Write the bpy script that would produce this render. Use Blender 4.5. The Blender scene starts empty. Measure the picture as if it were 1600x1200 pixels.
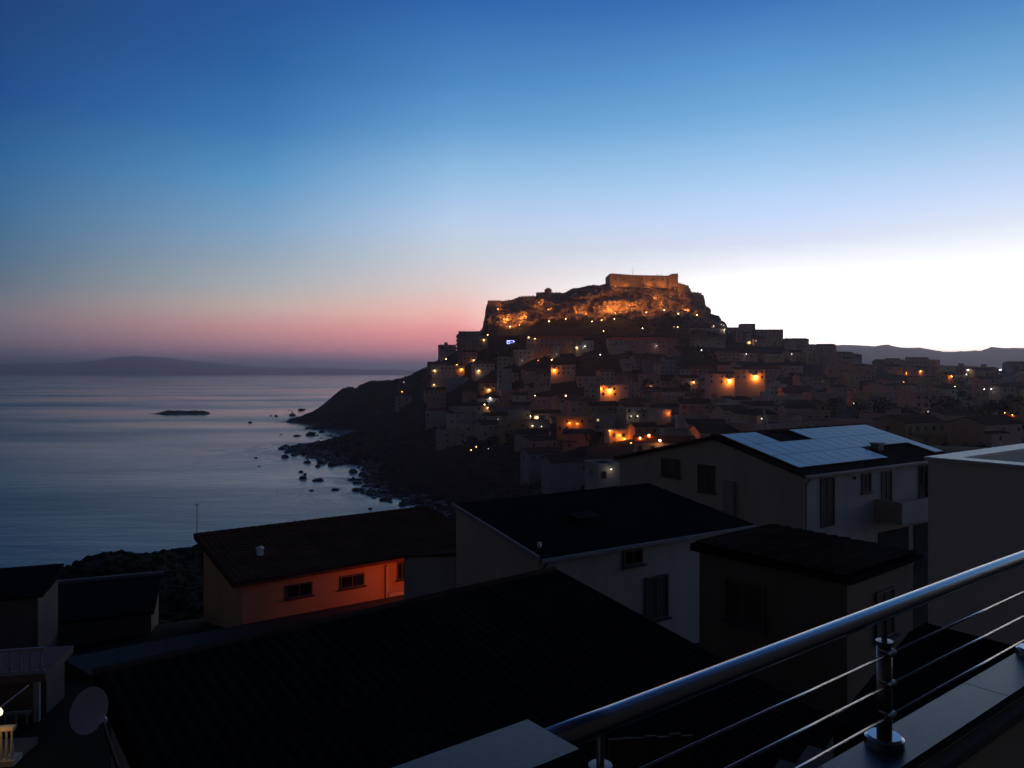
import bpy, math, random
import numpy as np
from mathutils import Vector, Matrix, noise
random.seed(7)
R = math.radians
SC = bpy.context.scene
COL = SC.collection

# ------------------------------------------------------------------ camera
EYE = 50.0                       # metres above the sea
F = 1200.0                       # focal length in photo pixels (photo 1600 wide)
HZ = 579.0                       # horizon row
cam_d = bpy.data.cameras.new('camera')
cam = bpy.data.objects.new('camera', cam_d)
COL.objects.link(cam)
cam.location = (0, 0, EYE)
cam.rotation_euler = (R(90), 0, 0)
cam_d.sensor_width = 36.0
cam_d.lens = 36.0 * F / 1600.0
cam_d.shift_y = -(600 - HZ) / 1600.0
cam_d.clip_start = 0.05
cam_d.clip_end = 90000
SC.camera = cam

# ------------------------------------------------------------------ world: the sky before sunrise
SUN_AZ = 40.0                    # degrees right of the view direction
w = bpy.data.worlds.new('World')
SC.world = w
w.use_nodes = True
nt = w.node_tree
nt.nodes.clear()
N = nt.nodes.new
L = nt.links.new
def lin(c):
    c = c / 255.0
    return c / 12.92 if c <= 0.04045 else ((c + 0.055) / 1.055) ** 2.4
def srgb(r, g, b, k=1.0):
    return (lin(r) * k, lin(g) * k, lin(b) * k, 1.0)
outw = N('ShaderNodeOutputWorld')
tc = N('ShaderNodeTexCoord')
sep = N('ShaderNodeSeparateXYZ'); L(tc.outputs['Generated'], sep.inputs[0])
def mth(op, a, b=None, c=None):
    n = N('ShaderNodeMath'); n.operation = op
    for i, v in enumerate((a, b, c)):
        if v is None: continue
        if isinstance(v, (int, float)): n.inputs[i].default_value = v
        else: L(v, n.inputs[i])
    return n.outputs[0]
elev = mth('MULTIPLY', mth('ARCSINE', sep.outputs['Z']), 180 / math.pi)       # degrees
az = mth('ARCTAN2', sep.outputs['X'], sep.outputs['Y'])
az = mth('MULTIPLY', az, 180 / math.pi)
dd = mth('SUBTRACT', az, SUN_AZ)
dd = mth('WRAP', dd, 180.0, -180.0)
delta = mth('ABSOLUTE', dd)
# position on the ramps: elevation 0..90, stretched near the horizon
pos = mth('POWER', mth('DIVIDE', mth('MAXIMUM', elev, 0.0), 90.0), 0.5)
TOPK = 6.0
def ramp(stops):
    r = N('ShaderNodeValToRGB')
    r.color_ramp.interpolation = 'B_SPLINE' if False else 'LINEAR'
    els = r.color_ramp.elements
    while len(els) > 1: els.remove(els[-1])
    for i, (e, c, k) in enumerate(stops):
        p = math.sqrt(max(e, 0) / 90.0)
        el = els[0] if i == 0 else els.new(p)
        el.position = p
        el.color = srgb(*c, k / TOPK)
    L(pos, r.inputs[0])
    return r.outputs[0]
def ev(y, azd):                  # photo row -> elevation
    return math.degrees(math.atan((HZ - y) / F * math.cos(R(azd))))
def col(azd, rows, tail):
    # the air between (see haze) dims the lowest band, so the sky behind it is that much brighter
    def cc(c, y):
        t_ = max(0, min(1, (480 - y) / 200)) * np.interp(azd, [-33, -18, -4, 17, 33], [1, .9, .75, .6, .5])
        return (c[0] * (1 - 0.09 * t_), c[1] * (1 + 0.025 * t_), min(255, c[2] * (1 + 0.02 * t_)))
    warm_ = float(np.interp(azd, [-33, -18, -4, 17], [.08, .16, .10, 0]))
    st = [(max(ev(y, azd), 0.0), cc(c, y), k * (1.06 + 0.72 * max(0, min(1, (y - 440) / 110))) * (1 + float(np.interp(azd, [-33, -18, -4, 17, 33], [.0, .03, .06, .09, .10])) * max(0, min(1, 1 - abs(y - 330) / 130)) + warm_ * max(0, 1 - abs(y - 470) / 70))) for y, c, k in rows]
    st.sort(key=lambda s: s[0])
    return ramp(st + tail)
ZEN = [(38, (22, 44, 84), 1), (60, (9, 21, 46), 1), (90, (6, 12, 26), 1)]
cols = [
 (0,  col(33, [(579, (255, 225, 185), 2.9), (560, (255, 238, 215), 2.9), (545, (255, 246, 232), 2.8), (480, (255, 251, 246), 2.0), (430, (254, 250, 249), 1.5), (380, (249, 247, 249), 1.12), (340, (232, 232, 247), 1),
     (300, (212, 219, 245), 1), (230, (178, 200, 235), 1), (180, (150, 186, 225), 1), (100, (113, 163, 210), 1), (0, (76, 128, 186), 1)], [(32, (48, 100, 165), 1)] + ZEN)),
 (22, col(17, [(579, (255, 215, 185), 2.6), (560, (255, 232, 212), 2.5), (520, (255, 245, 238), 2.2), (460, (254, 251, 250), 1.6), (420, (249, 246, 251), 1.2), (380, (226, 228, 250), 1), (340, (205, 216, 249), 1),
     (300, (186, 207, 243), 1), (250, (160, 194, 234), 1), (180, (122, 171, 219), 1), (100, (90, 147, 204), 1), (0, (56, 110, 181), 1)], [(32, (38, 90, 160), 1)] + ZEN)),
 (44, col(-4, [(579, (160, 110, 135), 1), (560, (232, 128, 138), 1), (520, (244, 145, 143), 1), (490, (243, 180, 166), 1), (450, (232, 210, 206), 1), (400, (216, 216, 226), 1), (350, (198, 208, 234), 1),
     (300, (170, 194, 230), 1), (260, (148, 183, 221), 1), (200, (108, 157, 209), 1), (130, (78, 133, 192), 1), (0, (42, 96, 167), 1)], [(32, (30, 80, 148), 1)] + ZEN)),
 (58, col(-18, [(579, (86, 98, 138), 1), (571, (92, 100, 140), 1), (562, (140, 112, 138), 1), (548, (180, 122, 132), 1), (510, (196, 142, 138), 1), (480, (188, 166, 156), 1), (450, (176, 176, 176), 1), (400, (158, 174, 193), 1),
     (350, (132, 164, 199), 1), (280, (97, 147, 194), 1), (200, (62, 118, 178), 1), (100, (40, 94, 157), 1), (0, (33, 80, 146), 1)], [(32, (26, 70, 134), 1)] + ZEN)),
 (74, col(-33, [(579, (46, 66, 102), 1), (571, (52, 70, 106), 1), (560, (76, 82, 108), 1), (535, (108, 98, 108), 1), (490, (116, 112, 118), 1), (440, (98, 116, 134), 1), (400, (82, 114, 142), 1), (330, (62, 108, 150), 1),
     (250, (44, 96, 148), 1), (150, (26, 74, 136), 1), (0, (26, 62, 118), 1)], [(32, (22, 56, 110), 1)] + ZEN)),
 (120, ramp([(0, (46, 46, 54), 1.3), (4, (86, 78, 76), 1.35), (10, (80, 75, 78), 1.35), (20, (52, 57, 71), 1.3), (32, (30, 42, 62), 1), (60, (12, 24, 46), .8), (90, (6, 12, 26), 1)])),
 (180, ramp([(0, (36, 36, 40), .7), (4, (60, 53, 52), .72), (10, (56, 51, 52), .72), (20, (41, 43, 50), .7), (32, (26, 32, 44), .6), (60, (12, 20, 36), .6), (90, (6, 12, 26), 1)])),
]
cur = cols[0][1]
for i in range(1, len(cols)):
    mr = N('ShaderNodeMapRange'); mr.inputs['From Min'].default_value = cols[i - 1][0]; mr.inputs['From Max'].default_value = cols[i][0]
    L(delta, mr.inputs['Value'])
    mx = N('ShaderNodeMix'); mx.data_type = 'RGBA'
    L(mr.outputs[0], mx.inputs[0]); L(cur, mx.inputs[6]); L(cols[i][1], mx.inputs[7])
    cur = mx.outputs[2]
bg = N('ShaderNodeBackground'); L(cur, bg.inputs['Color']); bg.inputs['Strength'].default_value = TOPK
sky = N('ShaderNodeTexSky'); sky.sky_type = 'NISHITA'; sky.sun_disc = False
sky.sun_elevation = R(-4); sky.sun_rotation = R(SUN_AZ)
bg2 = N('ShaderNodeBackground'); L(sky.outputs[0], bg2.inputs['Color']); bg2.inputs['Strength'].default_value = 0.05
ad = N('ShaderNodeAddShader'); L(bg.outputs[0], ad.inputs[0]); L(bg2.outputs[0], ad.inputs[1])
L(ad.outputs[0], outw.inputs['Surface'])

# the last light before the sun comes up: very weak, wide, low over the right horizon
sd = bpy.data.lights.new('sun', 'SUN'); sd.energy = 0.02; sd.angle = R(12); sd.color = (1, 0.62, 0.45)
so = bpy.data.objects.new('sun', sd); COL.objects.link(so)
so.rotation_euler = (R(88), 0, R(180 - SUN_AZ))

SC.view_settings.view_transform = 'Standard'
SC.view_settings.look = 'None'
SC.view_settings.exposure = 0.0
SC.view_settings.gamma = 1.0
SC.view_settings.use_curve_mapping = False
SC.render.engine = 'CYCLES'
SC.cycles.use_denoising = True
SC.cycles.max_bounces = 5
SC.cycles.diffuse_bounces = 2
SC.cycles.glossy_bounces = 3
SC.cycles.volume_bounces = 0
SC.cycles.sample_clamp_indirect = 4.0
SC.cycles.use_light_tree = True

# ------------------------------------------------------------------ helpers
def at(px, py, d):
    """photo pixel at depth d (m) -> a point in the place"""
    return Vector(((px - 800) / F * d, d, EYE - (py - HZ) / F * d))

def tag(o, label=None, cat=None, group=None, kind=None):
    if label: o['label'] = label
    if cat: o['category'] = cat
    if group: o['group'] = group
    if kind: o['kind'] = kind
    return o

def empty(name, loc, rz=0.0, label=None, cat=None, group=None):
    o = bpy.data.objects.new(name, None); COL.objects.link(o)
    o.location = loc; o.rotation_euler = (0, 0, rz); o.empty_display_size = 0.3
    return tag(o, label, cat, group)

class MB:
    def __init__(s): s.v = []; s.f = []; s.m = []
    def add(s, vs, fs, m=0):
        b = len(s.v); s.v += [tuple(v) for v in vs]
        for f in fs: s.f.append(tuple(b + i for i in f)); s.m.append(m)
        return s
    def box(s, x0, y0, z0, x1, y1, z1, m=0):
        return s.add([(x0,y0,z0),(x1,y0,z0),(x1,y1,z0),(x0,y1,z0),(x0,y0,z1),(x1,y0,z1),(x1,y1,z1),(x0,y1,z1)],
            [(0,3,2,1),(4,5,6,7),(0,1,5,4),(1,2,6,5),(2,3,7,6),(3,0,4,7)], m)
    def hexa(s, b, t, m=0):
        """two quads, counter-clockwise from above"""
        return s.add(list(b) + list(t), [(0,3,2,1),(4,5,6,7),(0,1,5,4),(1,2,6,5),(2,3,7,6),(3,0,4,7)], m)
    def prism(s, poly, z0, z1, m=0):
        n = len(poly)
        vs = [(p[0], p[1], z0) for p in poly] + [(p[0], p[1], p[2] if len(p) > 2 else z1) for p in poly]
        fs = [tuple(range(n - 1, -1, -1)), tuple(range(n, 2 * n))] + [(i, (i + 1) % n, n + (i + 1) % n, n + i) for i in range(n)]
        return s.add(vs, fs, m)
    def tube(s, a, b, r0, r1=None, n=10, m=0):
        a = Vector(a); b = Vector(b); r1 = r0 if r1 is None else r1
        d = (b - a).normalized(); u = d.orthogonal().normalized(); q = d.cross(u)
        vs = []
        for c, r in ((a, r0), (b, r1)):
            for i in range(n):
                t = 2 * math.pi * i / n
                vs.append(c + u * (r * math.cos(t)) + q * (r * math.sin(t)))
        fs = [(i, (i + 1) % n, n + (i + 1) % n, n + i) for i in range(n)] + [tuple(range(n - 1, -1, -1)), tuple(range(n, 2 * n))]
        return s.add(vs, fs, m)
    def lathe(s, prof, n=24, c=(0, 0, 0), m=0):
        vs = []; fs = []
        for r, z in prof:
            for i in range(n):
                t = 2 * math.pi * i / n
                vs.append((c[0] + r * math.cos(t), c[1] + r * math.sin(t), c[2] + z))
        for k in range(len(prof) - 1):
            for i in range(n):
                fs.append((k*n+i, k*n+(i+1)%n, (k+1)*n+(i+1)%n, (k+1)*n+i))
        return s.add(vs, fs, m)
    def mesh(s, name, mats, smooth=False):
        me = bpy.data.meshes.new(name)
        me.from_pydata(s.v, [], s.f)
        for mm in (mats if isinstance(mats, (list, tuple)) else [mats]): me.materials.append(mm)
        if any(s.m): me.polygons.foreach_set('material_index', s.m)
        if smooth: me.polygons.foreach_set('use_smooth', [True] * len(s.f))
        me.update()
        return me
    def build(s, name, mats, parent=None, smooth=False):
        return link(name, s.mesh(name, mats, smooth), parent)

def link(name, me, parent=None, loc=None, scale=None, rz=None):
    o = bpy.data.objects.new(name, me); COL.objects.link(o)
    if parent is not None: o.parent = parent
    if loc is not None: o.location = loc
    if scale is not None: o.scale = scale
    if rz is not None: o.rotation_euler = (0, 0, rz)
    return o

def np_mesh(name, verts, quads, mats, smooth=False, midx=None):
    me = bpy.data.meshes.new(name)
    verts = np.asarray(verts, dtype=np.float32); quads = np.asarray(quads, dtype=np.int32)
    k = quads.shape[1]
    me.vertices.add(len(verts)); me.vertices.foreach_set('co', verts.ravel())
    me.loops.add(quads.size); me.loops.foreach_set('vertex_index', quads.ravel())
    me.polygons.add(len(quads)); me.polygons.foreach_set('loop_start', np.arange(0, quads.size, k, dtype=np.int32))
    try: me.polygons.foreach_set('loop_total', np.full(len(quads), k, dtype=np.int32))
    except Exception: pass
    for mm in (mats if isinstance(mats, (list, tuple)) else [mats]): me.materials.append(mm)
    if midx is not None: me.polygons.foreach_set('material_index', midx)
    me.polygons.foreach_set('use_smooth', [smooth] * len(quads))
    me.update(calc_edges=True); me.validate()
    return me

def grid_quads(nr, nc):
    i = np.arange(nr - 1)[:, None] * nc + np.arange(nc - 1)[None, :]
    return np.stack([i, i + 1, i + 1 + nc, i + nc], -1).reshape(-1, 4)

# ------------------------------------------------------------------ materials
def mat(name, c, rough=0.8, var=0.25, scale=1.0, metal=0.0, bump=0.0, spec=0.5, c2=None, emit=None, es=0.0, detail=5.0, stretch=(1, 1, 1)):
    m = bpy.data.materials.new(name); m.use_nodes = True
    t = m.node_tree; b = t.nodes['Principled BSDF']
    b.inputs['Roughness'].default_value = rough; b.inputs['Metallic'].default_value = metal
    b.inputs['Specular IOR Level'].default_value = spec
    if emit:
        b.inputs['Emission Color'].default_value = (*emit, 1); b.inputs['Emission Strength'].default_value = es
    tx = t.nodes.new('ShaderNodeTexCoord'); mp = t.nodes.new('ShaderNodeMapping'); mp.inputs['Scale'].default_value = stretch
    t.links.new(tx.outputs['Object'], mp.inputs[0])
    n = t.nodes.new('ShaderNodeTexNoise'); n.inputs['Scale'].default_value = scale; n.inputs['Detail'].default_value = detail
    n.inputs['Roughness'].default_value = 0.62
    t.links.new(mp.outputs[0], n.inputs['Vector'])
    r = t.nodes.new('ShaderNodeValToRGB')
    r.color_ramp.elements[0].position = 0.3; r.color_ramp.elements[1].position = 0.7
    if c2 is None: c2 = tuple(x * (1 - var) for x in c)
    r.color_ramp.elements[0].color = (*c2, 1); r.color_ramp.elements[1].color = (*c, 1)
    t.links.new(n.outputs['Fac'], r.inputs[0]); t.links.new(r.outputs[0], b.inputs['Base Color'])
    if bump:
        bp = t.nodes.new('ShaderNodeBump'); bp.inputs['Strength'].default_value = bump; bp.inputs['Distance'].default_value = 0.05
        n2 = t.nodes.new('ShaderNodeTexNoise'); n2.inputs['Scale'].default_value = scale * 6; n2.inputs['Detail'].default_value = 6
        t.links.new(mp.outputs[0], n2.inputs['Vector'])
        t.links.new(n2.outputs['Fac'], bp.inputs['Height']); t.links.new(bp.outputs[0], b.inputs['Normal'])
    return m

M = {}
M['white'] = mat('white_plaster', (0.46, 0.41, 0.35), 0.85, 0.25, 0.7, bump=0.2, stretch=(1, 1, 0.35))
M['cream'] = mat('cream_plaster', (0.60, 0.50, 0.38), 0.85, 0.25, 0.5, bump=0.2, stretch=(1, 1, 0.35))
M['ochre'] = mat('ochre_plaster', (0.54, 0.34, 0.16), 0.85, 0.25, 0.5, bump=0.2, stretch=(1, 1, 0.35))
M['pink'] = mat('pink_plaster_red_glare', (0.60, 0.34, 0.26), 0.85, 0.25, 0.5, bump=0.2, stretch=(1, 1, 0.35))  # pink plaster that also carries the red glare over the right-hand town
M['grey'] = mat('grey_render', (0.30, 0.29, 0.28), 0.9, 0.3, 0.5, bump=0.2, stretch=(1, 1, 0.35))
M['brown'] = mat('brown_plaster', (0.16, 0.115, 0.085), 0.9, 0.25, 0.6, bump=0.2)
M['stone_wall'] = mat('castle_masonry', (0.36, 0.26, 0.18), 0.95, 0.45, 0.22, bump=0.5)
M['rock'] = mat('trachyte_rock', (0.36, 0.25, 0.17), 0.95, 0.8, 0.3, bump=0.9, detail=10, c2=(0.07, 0.05, 0.038))  # dark blotches deepen the shadows of the relief by colour
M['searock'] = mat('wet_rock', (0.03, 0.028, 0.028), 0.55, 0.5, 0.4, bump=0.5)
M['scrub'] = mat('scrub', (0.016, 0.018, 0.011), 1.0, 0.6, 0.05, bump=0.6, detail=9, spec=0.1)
M['leaf'] = mat('leaves', (0.022, 0.026, 0.015), 0.9, 0.5, 0.6, spec=0.05)
M['bark'] = mat('bark', (0.10, 0.07, 0.05), 0.9, 0.4, 3)
M['tile'] = mat('roof_tiles', (0.17, 0.075, 0.05), 1.0, 0.55, 0.8, bump=0.3, detail=8, spec=0.0)
M['tile_old'] = mat('old_roof_tiles', (0.085, 0.06, 0.048), 1.0, 0.55, 0.5, bump=0.3, detail=8, spec=0.0)
M['bitumen'] = mat('bitumen_roof', (0.026, 0.024, 0.024), 1.0, 0.45, 0.8, bump=0.4, detail=8, spec=0.0)
M['roofgrey'] = mat('grey_roof', (0.07, 0.066, 0.064), 1.0, 0.4, 0.4, bump=0.2, spec=0.0)
M['glass'] = mat('window_glass', (0.012, 0.012, 0.014), 0.12, 0.2, 1.0, spec=0.6)
M['frame'] = mat('window_frame_paint', (0.10, 0.075, 0.06), 0.6, 0.2, 2)
M['whiteframe'] = mat('white_frame_paint', (0.6, 0.6, 0.58), 0.5, 0.1, 2)
M['shutter'] = mat('brown_shutter', (0.045, 0.03, 0.025), 0.7, 0.3, 2)
M['steel'] = mat('brushed_steel', (0.46, 0.46, 0.48), 0.22, 0.06, 30, metal=1.0, stretch=(1, 1, 1))
M['shaded_steel'] = mat('shaded_steel', (0.24, 0.22, 0.21), 0.38, 0.15, 8, metal=1.0)  # same steel as the rail, its dark reflections put into the colour
M['darksteel'] = mat('galvanised_steel', (0.25, 0.25, 0.26), 0.4, 0.2, 8, metal=0.8)
M['granite'] = mat('granite_slab', (0.05, 0.07, 0.11), 0.38, 0.45, 60, bump=0.1, detail=3, spec=0.5)
M['granite_light'] = mat('white_coping', (0.74, 0.70, 0.66), 0.4, 0.12, 4, bump=0.1)
M['beige'] = mat('beige_render', (0.80, 0.73, 0.62), 0.9, 0.18, 0.9, bump=0.25)
M['panel'] = mat('solar_glass', (0.055, 0.035, 0.10), 0.34, 0.35, 3.0, spec=1.0)
M['panel'].node_tree.nodes['Principled BSDF'].inputs['IOR'].default_value = 2.3
M['alu'] = mat('aluminium', (0.7, 0.7, 0.72), 0.3, 0.1, 5, metal=1.0)
M['road'] = mat('asphalt', (0.05, 0.05, 0.05), 0.9, 0.3, 1.5, bump=0.2)
M['path'] = mat('concrete_path', (0.22, 0.21, 0.20), 0.9, 0.3, 1.5, bump=0.2)
M['dish'] = mat('dish_paint', (0.55, 0.55, 0.58), 0.5, 0.15, 3)
M['dark'] = mat('dark_opening', (0.02, 0.018, 0.016), 0.9, 0.3, 2)
M['hill'] = mat('far_hills', (0.07, 0.06, 0.05), 1.0, 0.4, 0.002, spec=0.0)
M['wood'] = mat('weathered_wood', (0.10, 0.07, 0.05), 0.85, 0.4, 3, stretch=(1, 1, 0.2), bump=0.2)
def glow(name, c, s): return mat(name, (0.8, 0.8, 0.8), 0.5, 0, 1, emit=c, es=s)
M['lamp_orange'] = glow('sodium_lamp', (1, 0.40, 0.07), 30)
M['lamp_yellow'] = glow('warm_lamp', (1, 0.72, 0.32), 14)
M['lamp_white'] = glow('white_lamp', (0.95, 0.95, 1.0), 12)
M['lamp_dim'] = glow('dim_lamp', (1, 0.85, 0.7), 3)
M['win_warm'] = glow('lit_window_warm', (1, 0.68, 0.34), 0.8)
M['win_bright'] = glow('lit_window_bright', (1, 0.78, 0.48), 1.8)
M['blue_led'] = glow('blue_led', (0.35, 0.38, 1.0), 4)

# ------------------------------------------------------------------ terrain
K = []
def kp(px, py, d): p = at(px, py, d); K.append((p.x, p.y, p.z))
def kw(x, y, z): K.append((x, y, z))
for p in [(560,607,700),(600,600,680),(632,597,650),(485,643,772),(510,630,755),(535,617,730),
          (700,556,630),(760,530,605),(850,527,575),(950,525,572),(1050,524,575),(1130,520,600),(1180,524,620),(1220,530,610),(1260,548,610),(1310,562,610),(1380,572,630),(1480,585,640),(1600,584,650),
          (650,625,560),(700,650,500),(700,600,560),(850,720,300),(950,740,220),
          (900,600,500),(900,650,400),(1000,690,280),(1100,640,420),(1100,590,520),(1200,640,400),(1200,685,260),(1300,620,470),(1300,665,300),
          (1450,645,350),(1500,612,480),(1600,640,350),(1550,700,200),(1400,700,160),
          (60,905,75),(160,868,85),(305,850,100),(450,872,110),(600,862,140)]: kp(*p)
for px, py in [(460,657),(500,662),(520,672),(523,690),(521,722),(545,726),(565,745),(590,762),(620,777),(655,786)]:      # shoreline
    d = EYE * F / (py - HZ); kw((px - 800) / F * d, d, 0.0)
    kw((px - 800) / F * d - 40, d - 6, -8.0); kw((px - 800) / F * d - 14, d - 3, -3.2); kw((px - 800) / F * d + 16, d + 3, 4.0)
for x, y, z in [(0,0,41),(20,30,41),(-10,16,40),(-12,33,38.4),(10,55,35),(30,90,31),(-20,26,38),(-28,38,35),(0,90,25),(20,140,21),(-12,120,18),(-34,90,25),(-24,75,28),(60,60,40),(60,0,44),(0,-60,46),(120,120,33),
                (-60,60,5),(-70,90,-4),(-62,120,-5),(-62,150,-6),(-60,180,-5),(-50,220,-6),(-40,250,-5),(-80,20,0),(-110,-50,0),(-40,0,30),(-34,60,27.5),
                (-120,800,-8),(-150,720,-6),(-200,900,-10),(-60,760,5),(0,740,30),(100,740,40),(60,900,-6),(-30,900,-9),(250,760,50),(250,1000,20),(420,800,40),(520,900,38),(500,1300,25),(200,1300,-5),(0,1300,-10),(800,900,35),(900,1500,30),(800,500,45),(700,200,45),(500,0,50),
                (-300,300,-15),(-300,700,-15),(-300,0,-12),(-100,400,-9),(-130,560,-10),(900,0,60),(-300,1500,-15),(300,-60,50)]: kw(x, y, z)
K = np.array(K, float)
def tps_fit(P, Z, lam=2.0):
    S = 1 / 300.0
    p = P * S; n = len(p)
    r2 = ((p[:, None] - p[None]) ** 2).sum(-1)
    A = np.where(r2 > 1e-12, r2 * np.log(np.maximum(r2, 1e-12)), 0) * 0.5 + np.eye(n) * lam * 1e-4
    Q = np.hstack([np.ones((n, 1)), p])
    MM = np.block([[A, Q], [Q.T, np.zeros((3, 3))]])
    sol = np.linalg.solve(MM, np.concatenate([Z, np.zeros(3)]))
    def f(X, Y):
        X = np.asarray(X, float) * S; Y = np.asarray(Y, float) * S
        o = sol[n] + sol[n + 1] * X + sol[n + 2] * Y
        for i in range(n):
            q = (X - p[i, 0]) ** 2 + (Y - p[i, 1]) ** 2
            o = o + sol[i] * 0.5 * q * np.log(np.maximum(q, 1e-12))
        return o
    return f
tf = tps_fit(K[:, :2], K[:, 2])
GX = np.concatenate([np.arange(-300, -130, 8.0), np.arange(-130, 40, 3.0), np.arange(40, 560, 6.0), np.arange(560, 1101, 20.0)])
GY = np.concatenate([np.arange(-80, 0, 8.0), np.arange(0, 420, 3.0), np.arange(420, 800, 4.0), np.arange(800, 1601, 16.0)])
XX, YY = np.meshgrid(GX, GY)
ZZ = tf(XX, YY)
rough = np.zeros_like(ZZ)
for j in range(len(GY)):
    for i in range(len(GX)):
        x, y = GX[i], GY[j]
        rough[j, i] = noise.fractal(Vector((x / 22, y / 22, 1.7)), 0.9, 2.1, 5)
coast = np.clip(1 - np.abs(ZZ) / 25, 0, 1)
amp = 0.5 + 1.5 * coast
wild = np.clip((-XX - 0 + 0) / 60, 0, 1) if False else np.clip((-5 - XX) / 40, 0, 1)
ZZ = ZZ + rough * amp * (0.25 + 0.75 * np.maximum(wild, coast))
near = np.clip((75 - np.hypot(XX, YY)) / 30, 0, 1)
ZZ = ZZ * (1 - near) + (tf(XX, YY)) * near
ZZ = np.clip(ZZ, -6, 90)
def terr(x, y):
    i = int(np.clip(np.searchsorted(GX, x) - 1, 0, len(GX) - 2)); j = int(np.clip(np.searchsorted(GY, y) - 1, 0, len(GY) - 2))
    u = min(max((x - GX[i]) / (GX[i + 1] - GX[i]), 0), 1); v = min(max((y - GY[j]) / (GY[j + 1] - GY[j]), 0), 1)
    return float((ZZ[j, i] * (1 - u) + ZZ[j, i + 1] * u) * (1 - v) + (ZZ[j + 1, i] * (1 - u) + ZZ[j + 1, i + 1] * u) * v)
tv = np.stack([XX.ravel(), YY.ravel(), ZZ.ravel()], -1)
o = link('terrain', np_mesh('terrain', tv, grid_quads(len(GY), len(GX)), M['scrub'], True)); o['kind'] = 'structure'

# land going on to the right, and the far mountains
b = MB(); b.add([(300, 1500, 12), (9000, 1500, 12), (9000, 7000, 12), (900, 7000, 12), (300, 2500, -2)], [(0, 1, 2, 3, 4)])
o = b.build('far_plain', M['hill']); o['kind'] = 'structure'
def ridge(name, pts, d0, thick, base, matl, wig):
    xs = np.arange(pts[0][0], pts[-1][0] + 1, 3.0)
    ys = np.interp(xs, [p[0] for p in pts], [p[1] for p in pts])
    vs = []; rows = 9
    for r in range(rows):
        t = r / (rows - 1)
        prof = math.sin(math.pi * min(1, max(0, t))) ** 0.8 if r not in (0, rows - 1) else 0
        d = d0 + thick * (t - 0.5)
        for k, px in enumerate(xs):
            x = (px - 800) / F * d0
            zt = EYE - (ys[k] + wig * noise.fractal(Vector((px / 16, t * 3, d0)), 1, 2, 4) - HZ) / F * d0
            z = base + max(0, zt - base) * prof * (1 if r == rows // 2 else 0.93 + 0.06 * noise.noise(Vector((px / 30, t * 4, 3))))
            vs.append((x * d / d0, d, z))
    o = link(name, np_mesh(name, vs, grid_quads(rows, len(xs)), matl, True)); o['kind'] = 'structure'
ridge('mountains', [(1120,579),(1180,558),(1230,547),(1270,541),(1300,538.5),(1340,539.5),(1365,541),(1388,538),(1410,543),(1440,543),(1475,550),(1500,549),(1535,547),(1550,542),(1580,544),(1600,543),(1700,538),(1850,546),(2000,540),(2300,560),(2500,579)],
      4600, 1800, 5, M['hill'], 1.2)
ridge('distant_coast', [(-500,578),(-300,574),(-120,571),(0,568.5),(60,567),(110,567.5),(150,563),(185,558),(215,556),(245,557.5),(290,562.5),(340,568),(380,571.5),(430,574),(500,575),(600,577),(680,579)], 9000, 1500, -2, mat('pale_coast', (0.5, 0.5, 0.58), 1.0, 0.1, 0.002, spec=0.0), 1.0)  # coast lightened: the brightness of the haze is put into its colour

# ------------------------------------------------------------------ sea
def axis(fine0, fine1, st, far0, far1):
    a = list(np.arange(fine0, fine1 + 1, st))
    s = st; x = a[-1]
    while x < far1: s *= 1.35; x += s; a.append(min(x, far1))
    s = st; x = a[0]; pre = []
    while x > far0: s *= 1.35; x -= s; pre.append(max(x, far0))
    return np.array(pre[::-1] + a)
SX = axis(-330, 20, 3.5, -45000, 30000); SY = axis(150, 900, 3.5, -3000, 45000)
sx, sy = np.meshgrid(SX, SY)
sv = np.stack([sx.ravel(), sy.ravel(), np.zeros(sx.size)], -1)
sea_m = bpy.data.materials.new('sea_water'); sea_m.use_nodes = True
t = sea_m.node_tree; pb = t.nodes['Principled BSDF']
tl = t.links.new; tn = t.nodes.new
pb.inputs['Base Color'].default_value = (0.012, 0.022, 0.035, 1); pb.inputs['Roughness'].default_value = 0.22; pb.inputs['IOR'].default_value = 1.33
geo = tn('ShaderNodeNewGeometry')
mp1 = tn('ShaderNodeMapping'); mp1.inputs['Scale'].default_value = (0.035, 0.11, 0.1); mp1.inputs['Rotation'].default_value = (0, 0, R(12)); tl(geo.outputs['Position'], mp1.inputs[0])
n1 = tn('ShaderNodeTexNoise'); n1.inputs['Scale'].default_value = 1.0; n1.inputs['Detail'].default_value = 7; n1.inputs['Roughness'].default_value = 0.6; tl(mp1.outputs[0], n1.inputs['Vector'])
bp = tn('ShaderNodeBump'); bp.inputs['Strength'].default_value = 0.35; bp.inputs['Distance'].default_value = 0.9; ln_ = tn('ShaderNodeVectorMath'); ln_.operation = 'LENGTH'; tl(geo.outputs['Position'], ln_.inputs[0])
fd = tn('ShaderNodeMapRange'); fd.inputs['From Min'].default_value = 200; fd.inputs['From Max'].default_value = 2500; fd.inputs['To Min'].default_value = 0.38; fd.inputs['To Max'].default_value = 0.03
tl(ln_.outputs['Value'], fd.inputs['Value']); tl(fd.outputs[0], bp.inputs['Strength'])
tl(n1.outputs['Fac'], bp.inputs['Height']); tl(bp.outputs[0], pb.inputs['Normal'])
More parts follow.
